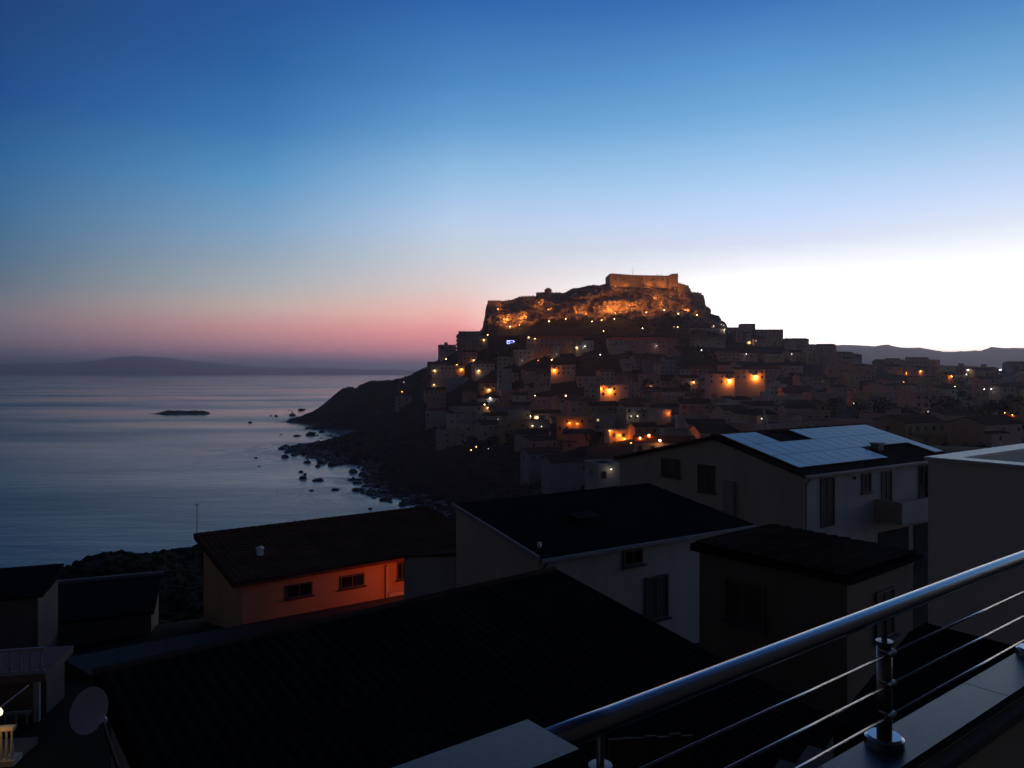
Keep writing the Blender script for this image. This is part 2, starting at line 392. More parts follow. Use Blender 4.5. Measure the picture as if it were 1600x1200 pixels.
# broad calm and ruffled bands change the gloss
mp2 = tn('ShaderNodeMapping'); mp2.inputs['Scale'].default_value = (0.0022, 0.006, 0.01); mp2.inputs['Rotation'].default_value = (0, 0, R(-8)); tl(geo.outputs['Position'], mp2.inputs[0])
n2 = tn('ShaderNodeTexNoise'); n2.inputs['Scale'].default_value = 1.0; n2.inputs['Detail'].default_value = 4; tl(mp2.outputs[0], n2.inputs['Vector'])
mr = tn('ShaderNodeMapRange'); mr.inputs['From Min'].default_value = 0.35; mr.inputs['From Max'].default_value = 0.65; mr.inputs['To Min'].default_value = 0.10; mr.inputs['To Max'].default_value = 0.30
tl(n2.outputs['Fac'], mr.inputs['Value']); tl(mr.outputs[0], pb.inputs['Roughness'])
# surf: milky water near the rocks
fa = tn('ShaderNodeAttribute'); fa.attribute_name = 'surf'
mp3 = tn('ShaderNodeMapping'); mp3.inputs['Scale'].default_value = (0.05, 0.05, 0.05); tl(geo.outputs['Position'], mp3.inputs[0])
n3 = tn('ShaderNodeTexNoise'); n3.inputs['Scale'].default_value = 1.0; n3.inputs['Detail'].default_value = 8; n3.inputs['Distortion'].default_value = 1.2; tl(mp3.outputs[0], n3.inputs['Vector'])
ml = tn('ShaderNodeMath'); ml.operation = 'MULTIPLY'; tl(fa.outputs['Fac'], ml.inputs[0])
mr3 = tn('ShaderNodeMapRange'); mr3.inputs['From Min'].default_value = 0.36; mr3.inputs['From Max'].default_value = 0.6; tl(n3.outputs['Fac'], mr3.inputs['Value']); tl(mr3.outputs[0], ml.inputs[1])
foam = tn('ShaderNodeBsdfDiffuse'); foam.inputs['Color'].default_value = (0.75, 0.78, 0.82, 1)
mixs = tn('ShaderNodeMixShader'); tl(ml.outputs[0], mixs.inputs[0]); tl(pb.outputs[0], mixs.inputs[1]); tl(foam.outputs[0], mixs.inputs[2])
tl(mixs.outputs[0], t.nodes['Material Output'].inputs['Surface'])
sea_me = np_mesh('sea', sv, grid_quads(len(SY), len(SX)), sea_m, True)
base = tf(sx, sy)
surf = np.exp(-np.clip(-base - 0.8, 0, 60) / 4.5) * 0.9
surf = np.where((sy < 120) | (sy > 900) | (sx < -330) | (sx > 30), 0, surf)
at_ = sea_me.attributes.new('surf', 'FLOAT', 'POINT'); at_.data.foreach_set('value', surf.ravel().astype(np.float32))
o = link('sea', sea_me); o['kind'] = 'structure'

# rocks in the sea
def rock_mesh(seed, flat):
    import bmesh
    bm = bmesh.new(); bmesh.ops.create_icosphere(bm, subdivisions=3, radius=1.0)
    for v in bm.verts:
        c = v.co.copy()
        k = 1 + 0.45 * noise.fractal(c * 1.3 + Vector((seed * 7.1, 0, 0)), 1, 2, 3) + 0.12 * noise.noise(c * 5 + Vector((seed, 0, 0)))
        v.co = c * k; v.co.z *= flat
        if v.co.z < -0.1: v.co.z = -0.1 + (v.co.z + 0.1) * 0.2
    me = bpy.data.meshes.new('sea_rock'); bm.to_mesh(me); bm.free(); me.materials.append(M['searock'])
    return me
RM = [rock_mesh(1, 0.75), rock_mesh(2, 0.95), rock_mesh(3, 0.45)]
c5 = [(62,427,25),(95,380,40),(168,335,35),(215,490,25),(262,498,14),(135,553,45),(247,545,55),(303,548,18),(345,520,35),(378,543,12),(415,552,35),(335,572,18),(378,573,12),(330,600,10),(335,617,25),(412,605,12),
      (180,687,40),(280,667,60),(370,665,65),(265,722,55),(345,705,60),(215,748,25),(222,780,45),(385,755,28),(435,760,50),(430,803,58),(30,735,45),(310,813,35),(415,715,50),(465,615,34),(455,575,44),(310,932,70),
      (165,860,30),(185,917,50),(255,1018,30),(460,1012,50),(660,1015,85),(795,1038,60),(695,1040,30),(755,1175,25),(200,880,25),(335,455,55),(745,955,60),(740,980,80),(610,862,56),(690,888,60),(195,325,20),(70,405,14),(90,348,12),(65,332,10),
      (455,640,60),(470,700,60),(465,770,60),(500,795,50)]
c4 = [(610,322,15),(715,288,10),(740,290,14),(805,315,14),(640,498,10),(655,540,10),(785,495,25),(870,467,20),(765,382,10)]
rocks = [(440 + a / 5.454, 580 + b_ / 5.454, w_ / 5.454) for a, b_, w_ in c5] + [(200 + a / 3.2, 560 + b_ / 3.2, w_ / 3.2) for a, b_, w_ in c4]
ORD = ['first','second','third','fourth','fifth','sixth','seventh','eighth','ninth','tenth','eleventh','twelfth','thirteenth','fourteenth','fifteenth','sixteenth','seventeenth','eighteenth','nineteenth']
TENS = ['twenti','thirti','forti','fifti']
def ordinal(n):                  # 0-based
    if n < 19: return ORD[n]
    n += 1; t_, u_ = divmod(n, 10)
    base_ = ['twenty','thirty','forty','fifty','sixty','seventy'][t_ - 2]
    return (base_[:-1] + 'ieth') if u_ == 0 else base_ + '-' + ORD[u_ - 1]
rocks.sort()
big = 0; sm = 0
for k, (px, py, w_) in enumerate(rocks):
    d = EYE * F / (py - HZ); p = at(px, py, d); wm = w_ * d / F / 2 * 1.3
    o = link('sea_rock', RM[k % 3], None, (p.x, p.y, 0.0), (wm, wm * 1.1, wm * 0.95), random.uniform(0, 6))
    if w_ > 8.5:
        tag(o, 'large dark boulder in the pale surf, %s from the left along the shore' % ordinal(big), 'rock', 'large boulders in the surf'); big += 1
    else:
        tag(o, 'small dark rock breaking the pale water off the shore', 'rock', 'small rocks off the shore')
rs2 = np.random.RandomState(11); dbp = []
while len(dbp) < 620:
    y_ = rs2.uniform(255, 800); x_ = rs2.uniform(-230, -5); z_ = terr(x_, y_)
    if -1.3 < z_ < 1.6: dbp.append((x_, y_, max(z_, -0.1), rs2.uniform(0.5, 2.2) * (0.5 + y_ / 800)))
ICO = [(0,0,1),(0.89,0,0.45),(0.28,0.85,0.45),(-0.72,0.53,0.45),(-0.72,-0.53,0.45),(0.28,-0.85,0.45),(0.72,0.53,-0.45),(-0.28,0.85,-0.45),(-0.89,0,-0.45),(-0.28,-0.85,-0.45),(0.72,-0.53,-0.45)]
ICF = [(0,1,2),(0,2,3),(0,3,4),(0,4,5),(0,5,1),(1,6,2),(2,7,3),(3,8,4),(4,9,5),(5,10,1),(2,6,7),(3,7,8),(4,8,9),(5,9,10),(1,10,6)]
dP = np.array(dbp); dn_ = len(dP)
dV = np.array(ICO)[None] * (dP[:, 3][:, None, None] * rs2.uniform(0.6, 1.4, (dn_, 11, 1))) * np.array([1.2, 1, 0.7]) + dP[:, None, :3]
o = link('shore_rubble', np_mesh('shore_rubble', dV.reshape(-1, 3), (np.array(ICF)[None] + (np.arange(dn_) * 11)[:, None, None]).reshape(-1, 3), M['searock'])); tag(o, 'broken dark rocks along the waterline below the bare slope', 'rocks', None, 'stuff')
# islet
d = EYE * F / 68.5
b = []
nu, nv = 70, 17
for j in range(nv):
    for i in range(nu):
        s = i / (nu - 1); q = j / (nv - 1) * 2 - 1
        px = 218 + 105 * s; h = np.interp(px, [218,236,246,256,266,272,280,300,315,323], [0,0.7,2.6,4.2,3.6,4.4,3.4,3.9,3.2,0])
        wv = 12 * math.sin(math.pi * min(max(s, 0.02), 0.98)) ** 0.4
        z = h * (1 - abs(q) ** 2.5) * (1 + 0.3 * noise.noise(Vector((px / 4, q * 3, 0)))) - 0.3
        b.append(((px - 800) / F * d, d + 12 + wv * q + 2 * noise.noise(Vector((px / 7, q, 4))), z))
o = link('islet', np_mesh('islet', b, grid_quads(nv, nu), M['searock'], False)); tag(o, 'low dark rocky islet lying alone in the open sea', 'islet')

# ------------------------------------------------------------------ castle rock
SIL = [(748,520),(754,512),(757,497),(759,482),(762,473),(782,472),(800,471),(812,466),(838,465),(850,462),(862,460),(875,459),(880,458),(888,454),(900,449),(908,450),(915,447),(930,445),(937,446),(950,442),(956,441),(1000,443),(1058,443),
       (1062,446),(1076,450),(1079,459),(1092,460),(1101,466),(1103,478),(1108,482),(1110,490),(1118,493),(1122,494),(1126,501),(1134,506),(1140,520)]
pxs = np.arange(746, 1141, 0.8)
top = np.interp(pxs, [p[0] for p in SIL], [p[1] for p in SIL])
T = [(0, 552, 0), (0.12, 558, 0), (0.30, 567, 0), (0.42, 573, 0)]
nt_ = 84
vs = []; rows_t = []
for r in range(nt_ + 5):
    for k, px in enumerate(pxs):
        ty = top[k]; by = 524
        if r <= nt_:
            t_ = r / nt_
            d = np.interp(t_, [0, 0.2, 0.42, 0.52, 0.62, 0.70, 0.80, 1.0], [553, 563, 571, 575, 577, 584, 587, 596])
            yb = by + (ty - by) * t_
            z = EYE - (yb - HZ) / F * d
            x = (px - 800) / F * d
            edge = min(1, min(k, len(pxs) - 1 - k) / 10)
            cl = max(0, min(1, (t_ - 0.3) / 0.15))
            f1 = noise.fractal(Vector((x / 13, z / 7, 2.2)), 0.8, 2.2, 5)
            f2 = noise.noise(Vector((x / 26, z / 2.6, 9.1)))
            f3 = abs(noise.noise(Vector((x / 6, z / 11, 5.5))))
            f4 = 1 - abs(noise.noise(Vector((x / 3.1, z / 1.7, 7.7)))) * 2
            f5 = noise.noise(Vector((x / 1.6, z / 1.1, 1.1)))
            dy = (f1 * 5.5 + f2 * 3.4 - f3 * 6.5 - f4 * 1.5 + f5 * 0.9) * (0.25 + 0.75 * cl) * edge
            if r == nt_: dy *= 0.3
            vs.append((x, d + dy, z + (noise.noise(Vector((x / 4, 3, 3))) * 0.9 if r >= nt_ - 1 and not 950 < px < 1062 else 0)))
        else:
            s = r - nt_
            d = [0, 606, 625, 650, 670][s]
            zt = EYE - (ty - HZ) / F * 596
            z = zt - [0, 0.5, 2, 14, 60][s]
            vs.append(((px - 800) / F * 596, d, max(z, 40)))
q = grid_quads(nt_ + 5, len(pxs))
rs0 = np.random.RandomState(5)
rowi = np.arange(len(q)) // (len(pxs) - 1)
coli = np.arange(len(q)) % (len(pxs) - 1)
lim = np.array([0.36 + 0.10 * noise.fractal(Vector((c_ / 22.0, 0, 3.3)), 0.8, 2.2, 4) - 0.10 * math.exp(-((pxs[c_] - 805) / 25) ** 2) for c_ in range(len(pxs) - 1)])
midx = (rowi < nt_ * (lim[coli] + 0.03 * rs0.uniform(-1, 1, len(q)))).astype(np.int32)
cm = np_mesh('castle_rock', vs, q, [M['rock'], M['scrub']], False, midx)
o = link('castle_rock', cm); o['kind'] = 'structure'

cas = empty('castle', at(1000, 445, 596), 0, 'long stone fortress with floodlit walls crowning the rock above the town', 'castle')
inv = Vector(cas.location)
def cp(px, py, d): return at(px, py, d) - inv
def wall_run(name, pts, d0, thick, drop, m='stone_wall', merl=0):
    b = MB()
    for (a0, y0), (a1, y1) in zip(pts[:-1], pts[1:]):
        A = cp(a0, y0, d0); B = cp(a1, y1, d0)
        zb = min(A.z, B.z) - drop
        b.hexa([(A.x, A.y, zb), (B.x, B.y, zb), (B.x, B.y + thick, zb), (A.x, A.y + thick, zb)],
               [(A.x, A.y, A.z), (B.x, B.y, B.z), (B.x, B.y + thick, B.z), (A.x, A.y + thick, A.z)])
    if merl:
        A = cp(*pts[0], d0); B = cp(*pts[-1], d0)
        n_ = int((B.x - A.x) / merl)
        for i in range(n_):
            x = A.x + (i + 0.2) * merl
            px = (x + inv.x) / d0 * F + 800
            y = np.interp(px, [p[0] for p in pts], [p[1] for p in pts]); z = cp(px, y, d0).z
            b.box(x, A.y + 0.02, z - 0.3, x + merl * 0.55, A.y + 0.8, z + 0.55)
    return b.build(name, M[m], cas)
wall_run('keep_wall', [(952.5, 427.5), (957, 427.2), (968, 428), (990, 429.6), (1012, 430), (1046, 430.6)], 590, 26, 9.5)
wall_run('keep_tower', [(1044, 430.2), (1050, 427.6), (1059.5, 427.2)], 589, 12, 10)
wall_run('lower_bastion', [(1060, 441.5), (1076.5, 446.5)], 588, 14, 7)
wall_run('lower_bastion', [(1078, 456.5), (1092, 457.5), (1100, 462)], 587, 12, 6, merl=2.4)
wall_run('corner_bastion', [(762, 469.5), (782.5, 469.2)], 587, 14, 9)
wall_run('curtain_wall', [(782.5, 471), (800, 468.5), (812, 463.5), (838, 462.5)], 591, 3, 7, merl=2.6)
wall_run('gatehouse', [(838, 456.8), (853, 456.3)], 593, 8, 8)
wall_run('curtain_wall', [(861, 457.5), (880, 457.5)], 592, 3, 6, merl=2.6)
wall_run('end_bastion', [(1121, 499.5), (1127, 501), (1133.5, 505)], 585, 10, 6)
b = MB(); c = cp(856.5, 453.5, 590)
b.lathe([(2.6, -11), (2.4, -1.2), (2.9, -1.2), (2.9, 0.2), (1.4, 1.5), (0.01, 1.9)], 14, c); b.build('round_turret', M['stone_wall'], cas)
b = MB(); c = cp(988.5, 429, 596); b.tube(c, c + Vector((0.5, 0, 7)), 0.13, 0.07, 6); b.build('flagpole', M['darksteel'], cas)
b = MB()
for px, h in ((1026, 1.7), (1028.5, 1.6), (1034, 2.2), (1091, 1.7), (1096, 2.2), (1098.5, 2.0)):
    c = cp(px, 430.5 if px < 1060 else 458, 594 if px < 1060 else 588); b.tube(c, c + Vector((0.1, 0, h)), 0.16, 0.08, 5)
b.build('roof_mast', M['darksteel'], cas)['kind'] = 'stuff'
# arrow slits and gun ports on the keep
for px in (962, 975, 1003, 1020, 1036):
    c = cp(px, 436, 589.9); b = MB(); b.box(c.x - 0.35, c.y - 0.04, c.z - 0.8, c.x + 0.35, c.y + 0.15, c.z + 0.8); b.build('gun_port', M['dark'], cas)

# ------------------------------------------------------------------ town houses
def win_mesh(name, pane, fr):
    b = MB()
    b.box(-0.5, -0.06, -0.5, -0.41, 0.05, 0.5); b.box(0.41, -0.06, -0.5, 0.5, 0.05, 0.5)
    b.box(-0.41, -0.06, 0.42, 0.41, 0.05, 0.5); b.box(-0.41, -0.06, -0.5, 0.41, 0.05, -0.42); b.box(-0.03, -0.05, -0.42, 0.03, 0.05, 0.42)
    b.box(-0.41, -0.02, -0.42, 0.41, 0.04, 0.42, 1)
    return b.mesh(name, [fr, pane])
WIN = {'dark': win_mesh('window', M['glass'], M['frame']), 'shut': win_mesh('window', M['shutter'], M['frame']),
       'warm': win_mesh('window', M['win_warm'], M['frame']), 'bright': win_mesh('window', M['win_bright'], M['frame'])}
bb = MB(); bb.box(-0.5, 0, -0.5, 0.5, 0.08, 0.5); DOORM = bb.mesh('door', M['shutter'])
bb = MB(); bb.box(-0.35, -0.35, 0, 0.35, 0.35, 1.3); bb.box(-0.45, -0.45, 1.3, 0.45, 0.45, 1.42); CHIM = bb.mesh('chimney', M['cream'])

def house(x, y, rz, wd, dp, ht, colr, roof, label, name='town_house', group='houses stacked on the town slope', lit=0.0, cat='house', zb=None, sink=7.0, balc=False, chim=False, cols_=None, litside=None):
    z = zb if zb is not None else terr(x, y)
    e = empty(name, (x, y, z), rz, label, cat, group)
    hw = wd / 2
    b = MB()
    if roof == 'flat':
        b.box(-hw, 0, -sink, hw, dp, ht)
        b.build('wall', M[colr], e)
        b = MB(); b.box(-hw + 0.2, 0.2, ht + 0.003, hw - 0.2, dp - 0.2, ht + 0.1, 0)
        for a in ((-hw - 0.1, -0.1, hw + 0.1, 0.2), (-hw - 0.1, dp - 0.2, hw + 0.1, dp + 0.1), (-hw - 0.1, 0.2, -hw + 0.2, dp - 0.2), (hw - 0.2, 0.2, hw + 0.1, dp - 0.2)):
            b.box(a[0], a[1], ht + 0.001, a[2], a[3], ht + 0.6, 1)
        b.build('roof', [M['roofgrey'], M[colr]], e)
    elif roof == 'gable':      # ridge parallel to the front
        rh = dp * 0.16
        b.add([(-hw,0,-sink),(hw,0,-sink),(hw,dp,-sink),(-hw,dp,-sink),(-hw,0,ht),(hw,0,ht),(hw,dp,ht),(-hw,dp,ht),(-hw,dp/2,ht+rh),(hw,dp/2,ht+rh)],
              [(0,3,2,1),(0,1,5,4),(2,3,7,6),(1,2,6,9,5),(3,0,4,8,7),(4,5,9,8),(6,7,8,9)])
        b.build('wall', M[colr], e)
        b = MB(); o_ = 0.35; k = rh / (dp / 2)
        for s in (0, 1):
            y0, y1 = (-o_, dp / 2) if s == 0 else (dp + o_, dp / 2)
            z0 = ht - o_ * k
            pts = [(-hw - o_, y0, z0), (hw + o_, y0, z0), (hw + o_, y1, ht + rh), (-hw - o_, y1, ht + rh)]
            if s: pts = pts[::-1]
            b.hexa([(p[0], p[1], p[2] + 0.03) for p in pts], [(p[0], p[1], p[2] + 0.22) for p in pts])
        b.build('roof', M['tile'] if random.random() < 0.6 else M['tile_old'], e)
    else:                      # single pitch falling to the front
        rh = dp * 0.13
        b.hexa([(-hw,0,-sink),(hw,0,-sink),(hw,dp,-sink),(-hw,dp,-sink)], [(-hw,0,ht),(hw,0,ht),(hw,dp,ht+rh),(-hw,dp,ht+rh)])
        b.build('wall', M[colr], e)
        b = MB(); k = rh / dp; o_ = 0.35
        pts = [(-hw-o_, -o_, ht - o_*k), (hw+o_, -o_, ht - o_*k), (hw+o_, dp+o_, ht+rh+o_*k), (-hw-o_, dp+o_, ht+rh+o_*k)]
        b.hexa([(p[0], p[1], p[2] + 0.03) for p in pts], [(p[0], p[1], p[2] + 0.2) for p in pts])
        b.build('roof', M['tile_old'] if random.random() < 0.7 else M['tile'], e)
    n = cols_ or max(2, int(wd / 2.9)); fl = max(1, int(ht / 3.0))
    for f in range(fl):
        zc = ht - 1.6 - 3.0 * f
        for i in range(n):
            if random.random() < 0.34: continue
            xw = -hw + wd * (i + 0.5) / n + random.uniform(-0.2, 0.2)
            kind = 'dark' if random.random() < 0.55 else 'shut'
            if random.random() < lit: kind = random.choice(['warm', 'bright'])
            tall = balc and f == 0
            link('window', WIN[kind], e, (xw, -0.03, zc - (0.35 if tall else 0)), (1.05, 1, 2.0 if tall else random.choice([1.25, 1.4])))
    # one window column on the left side wall
    if random.random() < 0.6:
        link('window', WIN['dark'], e, (-hw - 0.03, dp * 0.5, ht - 1.6), (1.0, 1, 1.2), R(-90))
    if balc:
        b = MB(); zc = ht - 3.05
        b.box(-hw * 0.8, -1.3, zc, hw * 0.8, 0.0, zc + 0.16); b.box(-hw * 0.8, -1.3, zc + 0.16, hw * 0.8, -1.2, zc + 1.05)
        b.build('balcony', M[colr], e)
    if wd > 9.5 and random.random() < 0.5 and name == 'town_house':
        sd = random.choice((-1, 1)); ww = wd * random.uniform(0.3, 0.5); hh = ht - random.choice((1.4, 2.2, 3.1)); yy = -random.uniform(1.5, 3.5)
        xa, xb = (-hw - 0.05, -hw + ww) if sd < 0 else (hw - ww, hw + 0.05)
        b = MB(); b.box(xa, yy, -sink, xb, -0.003, hh); b.build('wing', M[random.choice([colr, colr, 'cream', 'white', 'pink'])], e)
        b = MB(); b.hexa([(xa-.2, yy-.25, hh+.003), (xb+.2, yy-.25, hh+.003), (xb+.2, -0.004, hh+.003), (xa-.2, -0.004, hh+.003)], [(xa-.2, yy-.25, hh+.14), (xb+.2, yy-.25, hh+.14), (xb+.2, -0.004, hh+.55), (xa-.2, -0.004, hh+.55)]); b.build('wing_roof', M['tile'], e)
        link('window', WIN['dark'], e, ((xa + xb) / 2, yy - 0.03, hh - 1.3), (1.0, 1, 1.2))
    if roof == 'flat' and name == 'town_house' and random.random() < 0.45:
        x0_ = random.uniform(-hw + 0.6, hw - 3.2); b = MB(); b.box(x0_, dp * 0.45, ht + 0.1, x0_ + 2.6, dp * 0.45 + 2.6, ht + 2.5); b.box(x0_ - 0.15, dp * 0.45 - 0.3, ht + 2.503, x0_ + 2.75, dp * 0.45 + 2.75, ht + 2.62, 1)
        b.build('roof_room', [M[colr], M['roofgrey']], e)
    if name == 'town_house' and random.random() < 0.35:
        xr = random.uniform(-hw * 0.7, hw * 0.7); b = MB(); b.tube((xr, dp * 0.5, ht), (xr + 0.1, dp * 0.5, ht + 2.9), 0.05, n=5); b.tube((xr - 0.5, dp * 0.5, ht + 2.6), (xr + 0.6, dp * 0.5, ht + 2.7), 0.04, n=5); b.build('aerial', M['darksteel'], e)
    if chim:
        link('chimney', CHIM, e, (random.uniform(-hw * 0.6, hw * 0.6), dp * 0.6, ht + (0.1 if roof == 'flat' else 0.4)))
    return e

NAMEC = {'white': 'white', 'cream': 'cream', 'ochre': 'ochre', 'pink': 'pinkish', 'grey': 'grey'}
LB = [(640,700),(600,668),(560,664),(500,668),(430,705),(370,770),(300,835),(250,870),(200,915),(170,945)]
LBd = sorted(LB)
rows_y = [625, 600, 572, 545, 518, 491, 464, 438, 412, 386, 360, 334, 308, 282, 256, 230, 205]
nh = 0
HOUSES = []
KEEP = [(1128,440),(1172,445),(960,430),(1008,290),(978,296),(880,505)]
for r, y0 in enumerate(rows_y):
    pl = np.interp(y0, [p[0] for p in LBd], [p[1] for p in LBd])
    x = (pl - 800) / F * y0
    xend = (1625 - 800) / F * y0
    k = 0
    while x < xend:
        wd = random.uniform(8.5, 16.0); dp = random.uniform(8, 11)
        xc = x + wd / 2; yc = y0 + random.uniform(-4, 4)
        px = 800 + xc / yc * F
        x += wd + random.choice([0.2, 0.4, 1.5, 4.0])
        if any(abs(px - kx) < 1.05 * wd / 2 / yc * F + 17 and -44 < yc - kd < 16 for kx, kd in KEEP): continue
        if 742 < px < 1145 and yc > 548: continue
        if px > 1330 and yc > 600: continue
        if px > 1280 and random.random() < 0.35: continue
        if px > 1380 and yc < 420 and random.random() < 0.6: continue
        if random.random() < 0.10: continue
        if yc > 590 and px > 1150: continue
        ht = random.choice([5.6, 6.4, 6.4, 8.6, 9.2]) * random.uniform(0.92, 1.05)
        if yc < 330: ht = min(ht, 6.2)
        if yc < 300 and px < 960: continue
        colr = random.choice(['white', 'cream', 'cream', 'ochre', 'pink', 'pink', 'grey']) if px < 1080 else random.choice(['pink', 'pink', 'pink', 'pink', 'ochre', 'cream'])  # mostly pink to the right: the redder light there is put into the plaster
        roof = random.choice(['flat', 'flat', 'gable', 'gable', 'shed'])
        rz = random.uniform(-0.3, 0.3) + 0.15
        lab = '%s %s house, %s from left in the %s row below the castle' % (NAMEC[colr], {'flat': 'flat-roofed', 'gable': 'tile-roofed', 'shed': 'slant-roofed'}[roof], ordinal(k), ordinal(r))
        e = house(xc, yc, rz, wd, dp, ht, colr, roof, lab, lit=0.012, balc=random.random() < 0.2, chim=random.random() < 0.25)
        HOUSES.append(e); k += 1; nh += 1
print('HOUSES', nh)

# houses the photograph singles out
def ph(px, ptop, d, wd, ht, colr, roof, label, name='house', rz=0.1, dp=9, **kw):
    p = at(px, ptop, d)
    return house(p.x, d, rz, wd, dp, ht, colr, roof, label, name=name, group=None, zb=p.z - ht - (0.6 if roof == 'flat' else 0), sink=kw.pop('sink', 10), **kw)
ph(739, 517.5, 585, 22, 15, 'grey', 'flat', 'tall dark apartment block with side balconies left of the castle rock', 'apartment_block', rz=0.05, dp=14, cat='building')
e = bpy.data.objects['apartment_block'] if 'apartment_block' in bpy.data.objects else None
for zc in (2.0, 5.0, 8.0, 11.0):
    b = MB(); b.box(-12.9, 2, zc, -11.0, 9, zc + 0.2); b.box(-12.9, 2, zc + 0.2, -12.75, 9, zc + 1.2); b.box(-12.75, 2, zc + 0.2, -11, 2.12, zc + 1.2); b.build('balcony', M['grey'], e)
ph(867, 529, 545, 40, 7, 'pink', 'gable', 'long pinkish row building under the castle slope', 'terrace_block', rz=0.0, dp=10, cat='building')
ph(1010, 531, 545, 46, 7, 'pink', 'gable', 'long dark tiled building below the middle of the castle rock', 'terrace_block', rz=0.03, dp=10, cat='building')
ph(1106, 513, 560, 26, 12, 'cream', 'flat', 'broad cream block below the right end of the castle rock', 'apartment_block', rz=0.05, dp=12, cat='building')
ph(1170, 505.5, 605, 10.5, 14, 'pink', 'flat', 'square pink tower house standing highest on the right skyline', 'tower_house', rz=0, dp=10)
ph(1203, 514.5, 600, 21, 12, 'pink', 'flat', 'wide pink building beside the square tower house on the skyline', 'town_building', rz=0, dp=12, cat='building')
ph(1150, 513, 608, 12, 8, 'pink', 'shed', 'low pink house between the castle rock and tower house', rz=0, dp=9)
ph(1247, 531.5, 600, 17, 11, 'pink', 'gable', 'gabled pink house at the step down of the right skyline', rz=0, dp=10)
ph(1281, 541.5, 600, 13, 9, 'pink', 'gable', 'small gabled house just left of the distant mountains', rz=0, dp=9)
ph(1310, 549, 605, 11, 8, 'pink', 'flat', 'flat-roofed house low on the skyline before the mountains', rz=0, dp=9)
ph(1335, 555, 605, 12, 7, 'grey', 'shed', 'low slant-roofed house on the skyline before the mountains', rz=0, dp=9)
ph(1429, 562, 560, 37, 10, 'pink', 'flat', 'large red-lit flat-roofed block standing against the mountains', 'apartment_block', rz=0, dp=14, cat='building')
ph(1436, 558, 566, 14, 6, 'pink', 'flat', 'low penthouse storey on top of the large red-lit block', 'roof_house', rz=0, dp=6, sink=1.0)
ph(1398, 559.5, 563, 8, 6, 'pink', 'flat', 'small stair house at the left end of the large red-lit block', 'roof_house', rz=0, dp=6, sink=1.0)
ph(1538, 575, 640, 24, 9, 'grey', 'flat', 'flat dark hall between two white lights on the right skyline', 'hall', rz=0, dp=12, cat='building')
ph(1597, 568, 600, 18, 10, 'grey', 'gable', 'dark house with uneven roofline at the photo right edge skyline', rz=0, dp=10)
ph(630, 620, 560, 11.5, 10, 'white', 'flat', 'pale cubic house alone at the left foot of the town', rz=0.1, dp=9, cols_=2)
ph(684, 643, 470, 15, 5, 'white', 'flat', 'white low house with roof terrace, leftmost on the lower slope', rz=0.1, dp=8)
ph(735, 634, 440, 20, 10, 'white', 'gable', 'large pale gabled house behind the white low house', rz=0.05, dp=10)
ph(727, 664, 400, 12, 6, 'cream', 'flat', 'cream house standing behind the white villa on the dark slope', rz=0, dp=8)
ph(705, 673, 385, 15, 8, 'white', 'flat', 'white villa with three dark windows above the dark slope', 'villa', rz=0.0, dp=8, cols_=4)
ph(789, 576, 500, 9, 9, 'white', 'flat', 'bright white house with lit side wall in the upper town', rz=0.1, dp=8)
ph(700, 571, 560, 24, 7, 'cream', 'flat', 'long house below the sloping skyline with orange lit front', rz=0.05, dp=9)
ph(1128, 584, 440, 15, 6.5, 'cream', 'gable', 'cream house front glaring orange under the left of two strong lamps', rz=0.05, dp=8)
ph(1172, 577, 445, 17, 7.5, 'cream', 'gable', 'cream gabled house glaring orange under the right of two strong lamps', rz=-0.05, dp=9)
ph(960, 601, 430, 16, 6.0, 'cream', 'flat', 'flat cream house with strong orange lamp at its left front mid town', rz=0.1, dp=8)
ph(1010, 667, 290, 9, 8.0, 'ochre', 'gable', 'narrow ochre house lit orange from below in the lower street', rz=0.2, dp=8, cols_=3)
ph(974, 671, 296, 11, 6.0, 'cream', 'flat', 'low cream house along the orange lit lower street', rz=0.2, dp=7)
ph(880, 570, 505, 16, 6.0, 'cream', 'flat', 'cream upper town house over a glowing orange lane', rz=0.0, dp=8)
ph(952, 724, 150, 4.5, 6, 'white', 'flat', 'white house behind the solar house with one lit window', rz=0.3, dp=7, cols_=2)
ph(893, 722, 200, 11, 5, 'grey', 'gable', 'dark blue-grey gabled house in the hollow below the town', rz=0.25, dp=9)
ph(850, 708, 260, 11, 4.5, 'grey', 'gable', 'grey gabled house at the left edge of the lower town', rz=0.3, dp=9)
ph(1560, 627, 330, 22, 7, 'white', 'flat', 'white arcaded house with orange light on its right front', rz=0.0, dp=9)

# ------------------------------------------------------------------ vegetation
def crown_mesh(seed, n=420):
    rg = random.Random(seed); v = []; f = []
    lobes = [(rg.uniform(-1.1, 1.1), rg.uniform(-1.1, 1.1), rg.uniform(1.6, 4.0), rg.uniform(0.7, 1.3)) for _ in range(9)]
    for i in range(n):
        lx, ly, lz, lr = rg.choice(lobes)
        a = rg.uniform(0, 6.283); c = rg.uniform(-1, 1); q = math.sqrt(1 - c * c); rr = lr * rg.uniform(0.55, 1.1)
        p = Vector((lx + rr * q * math.cos(a), ly + rr * q * math.sin(a), lz + rr * c * 0.8))
        u = Vector((rg.uniform(-1, 1), rg.uniform(-1, 1), rg.uniform(-1, 1))).normalized(); w_ = u.orthogonal().normalized()
        s_ = rg.uniform(0.14, 0.32); b0 = len(v)
        v += [p - u * s_, p + w_ * s_ * 0.6, p + u * s_, p - w_ * s_ * 0.6]; f.append((b0, b0 + 1, b0 + 2, b0 + 3))
    me = bpy.data.meshes.new('crown'); me.from_pydata([tuple(x) for x in v], [], f); me.materials.append(M['leaf']); return me
CR = [crown_mesh(i) for i in range(4)]
tb = MB(); tb.tube((0, 0, -1), (0.05, 0, 1.6), 0.2, 0.13, 7)
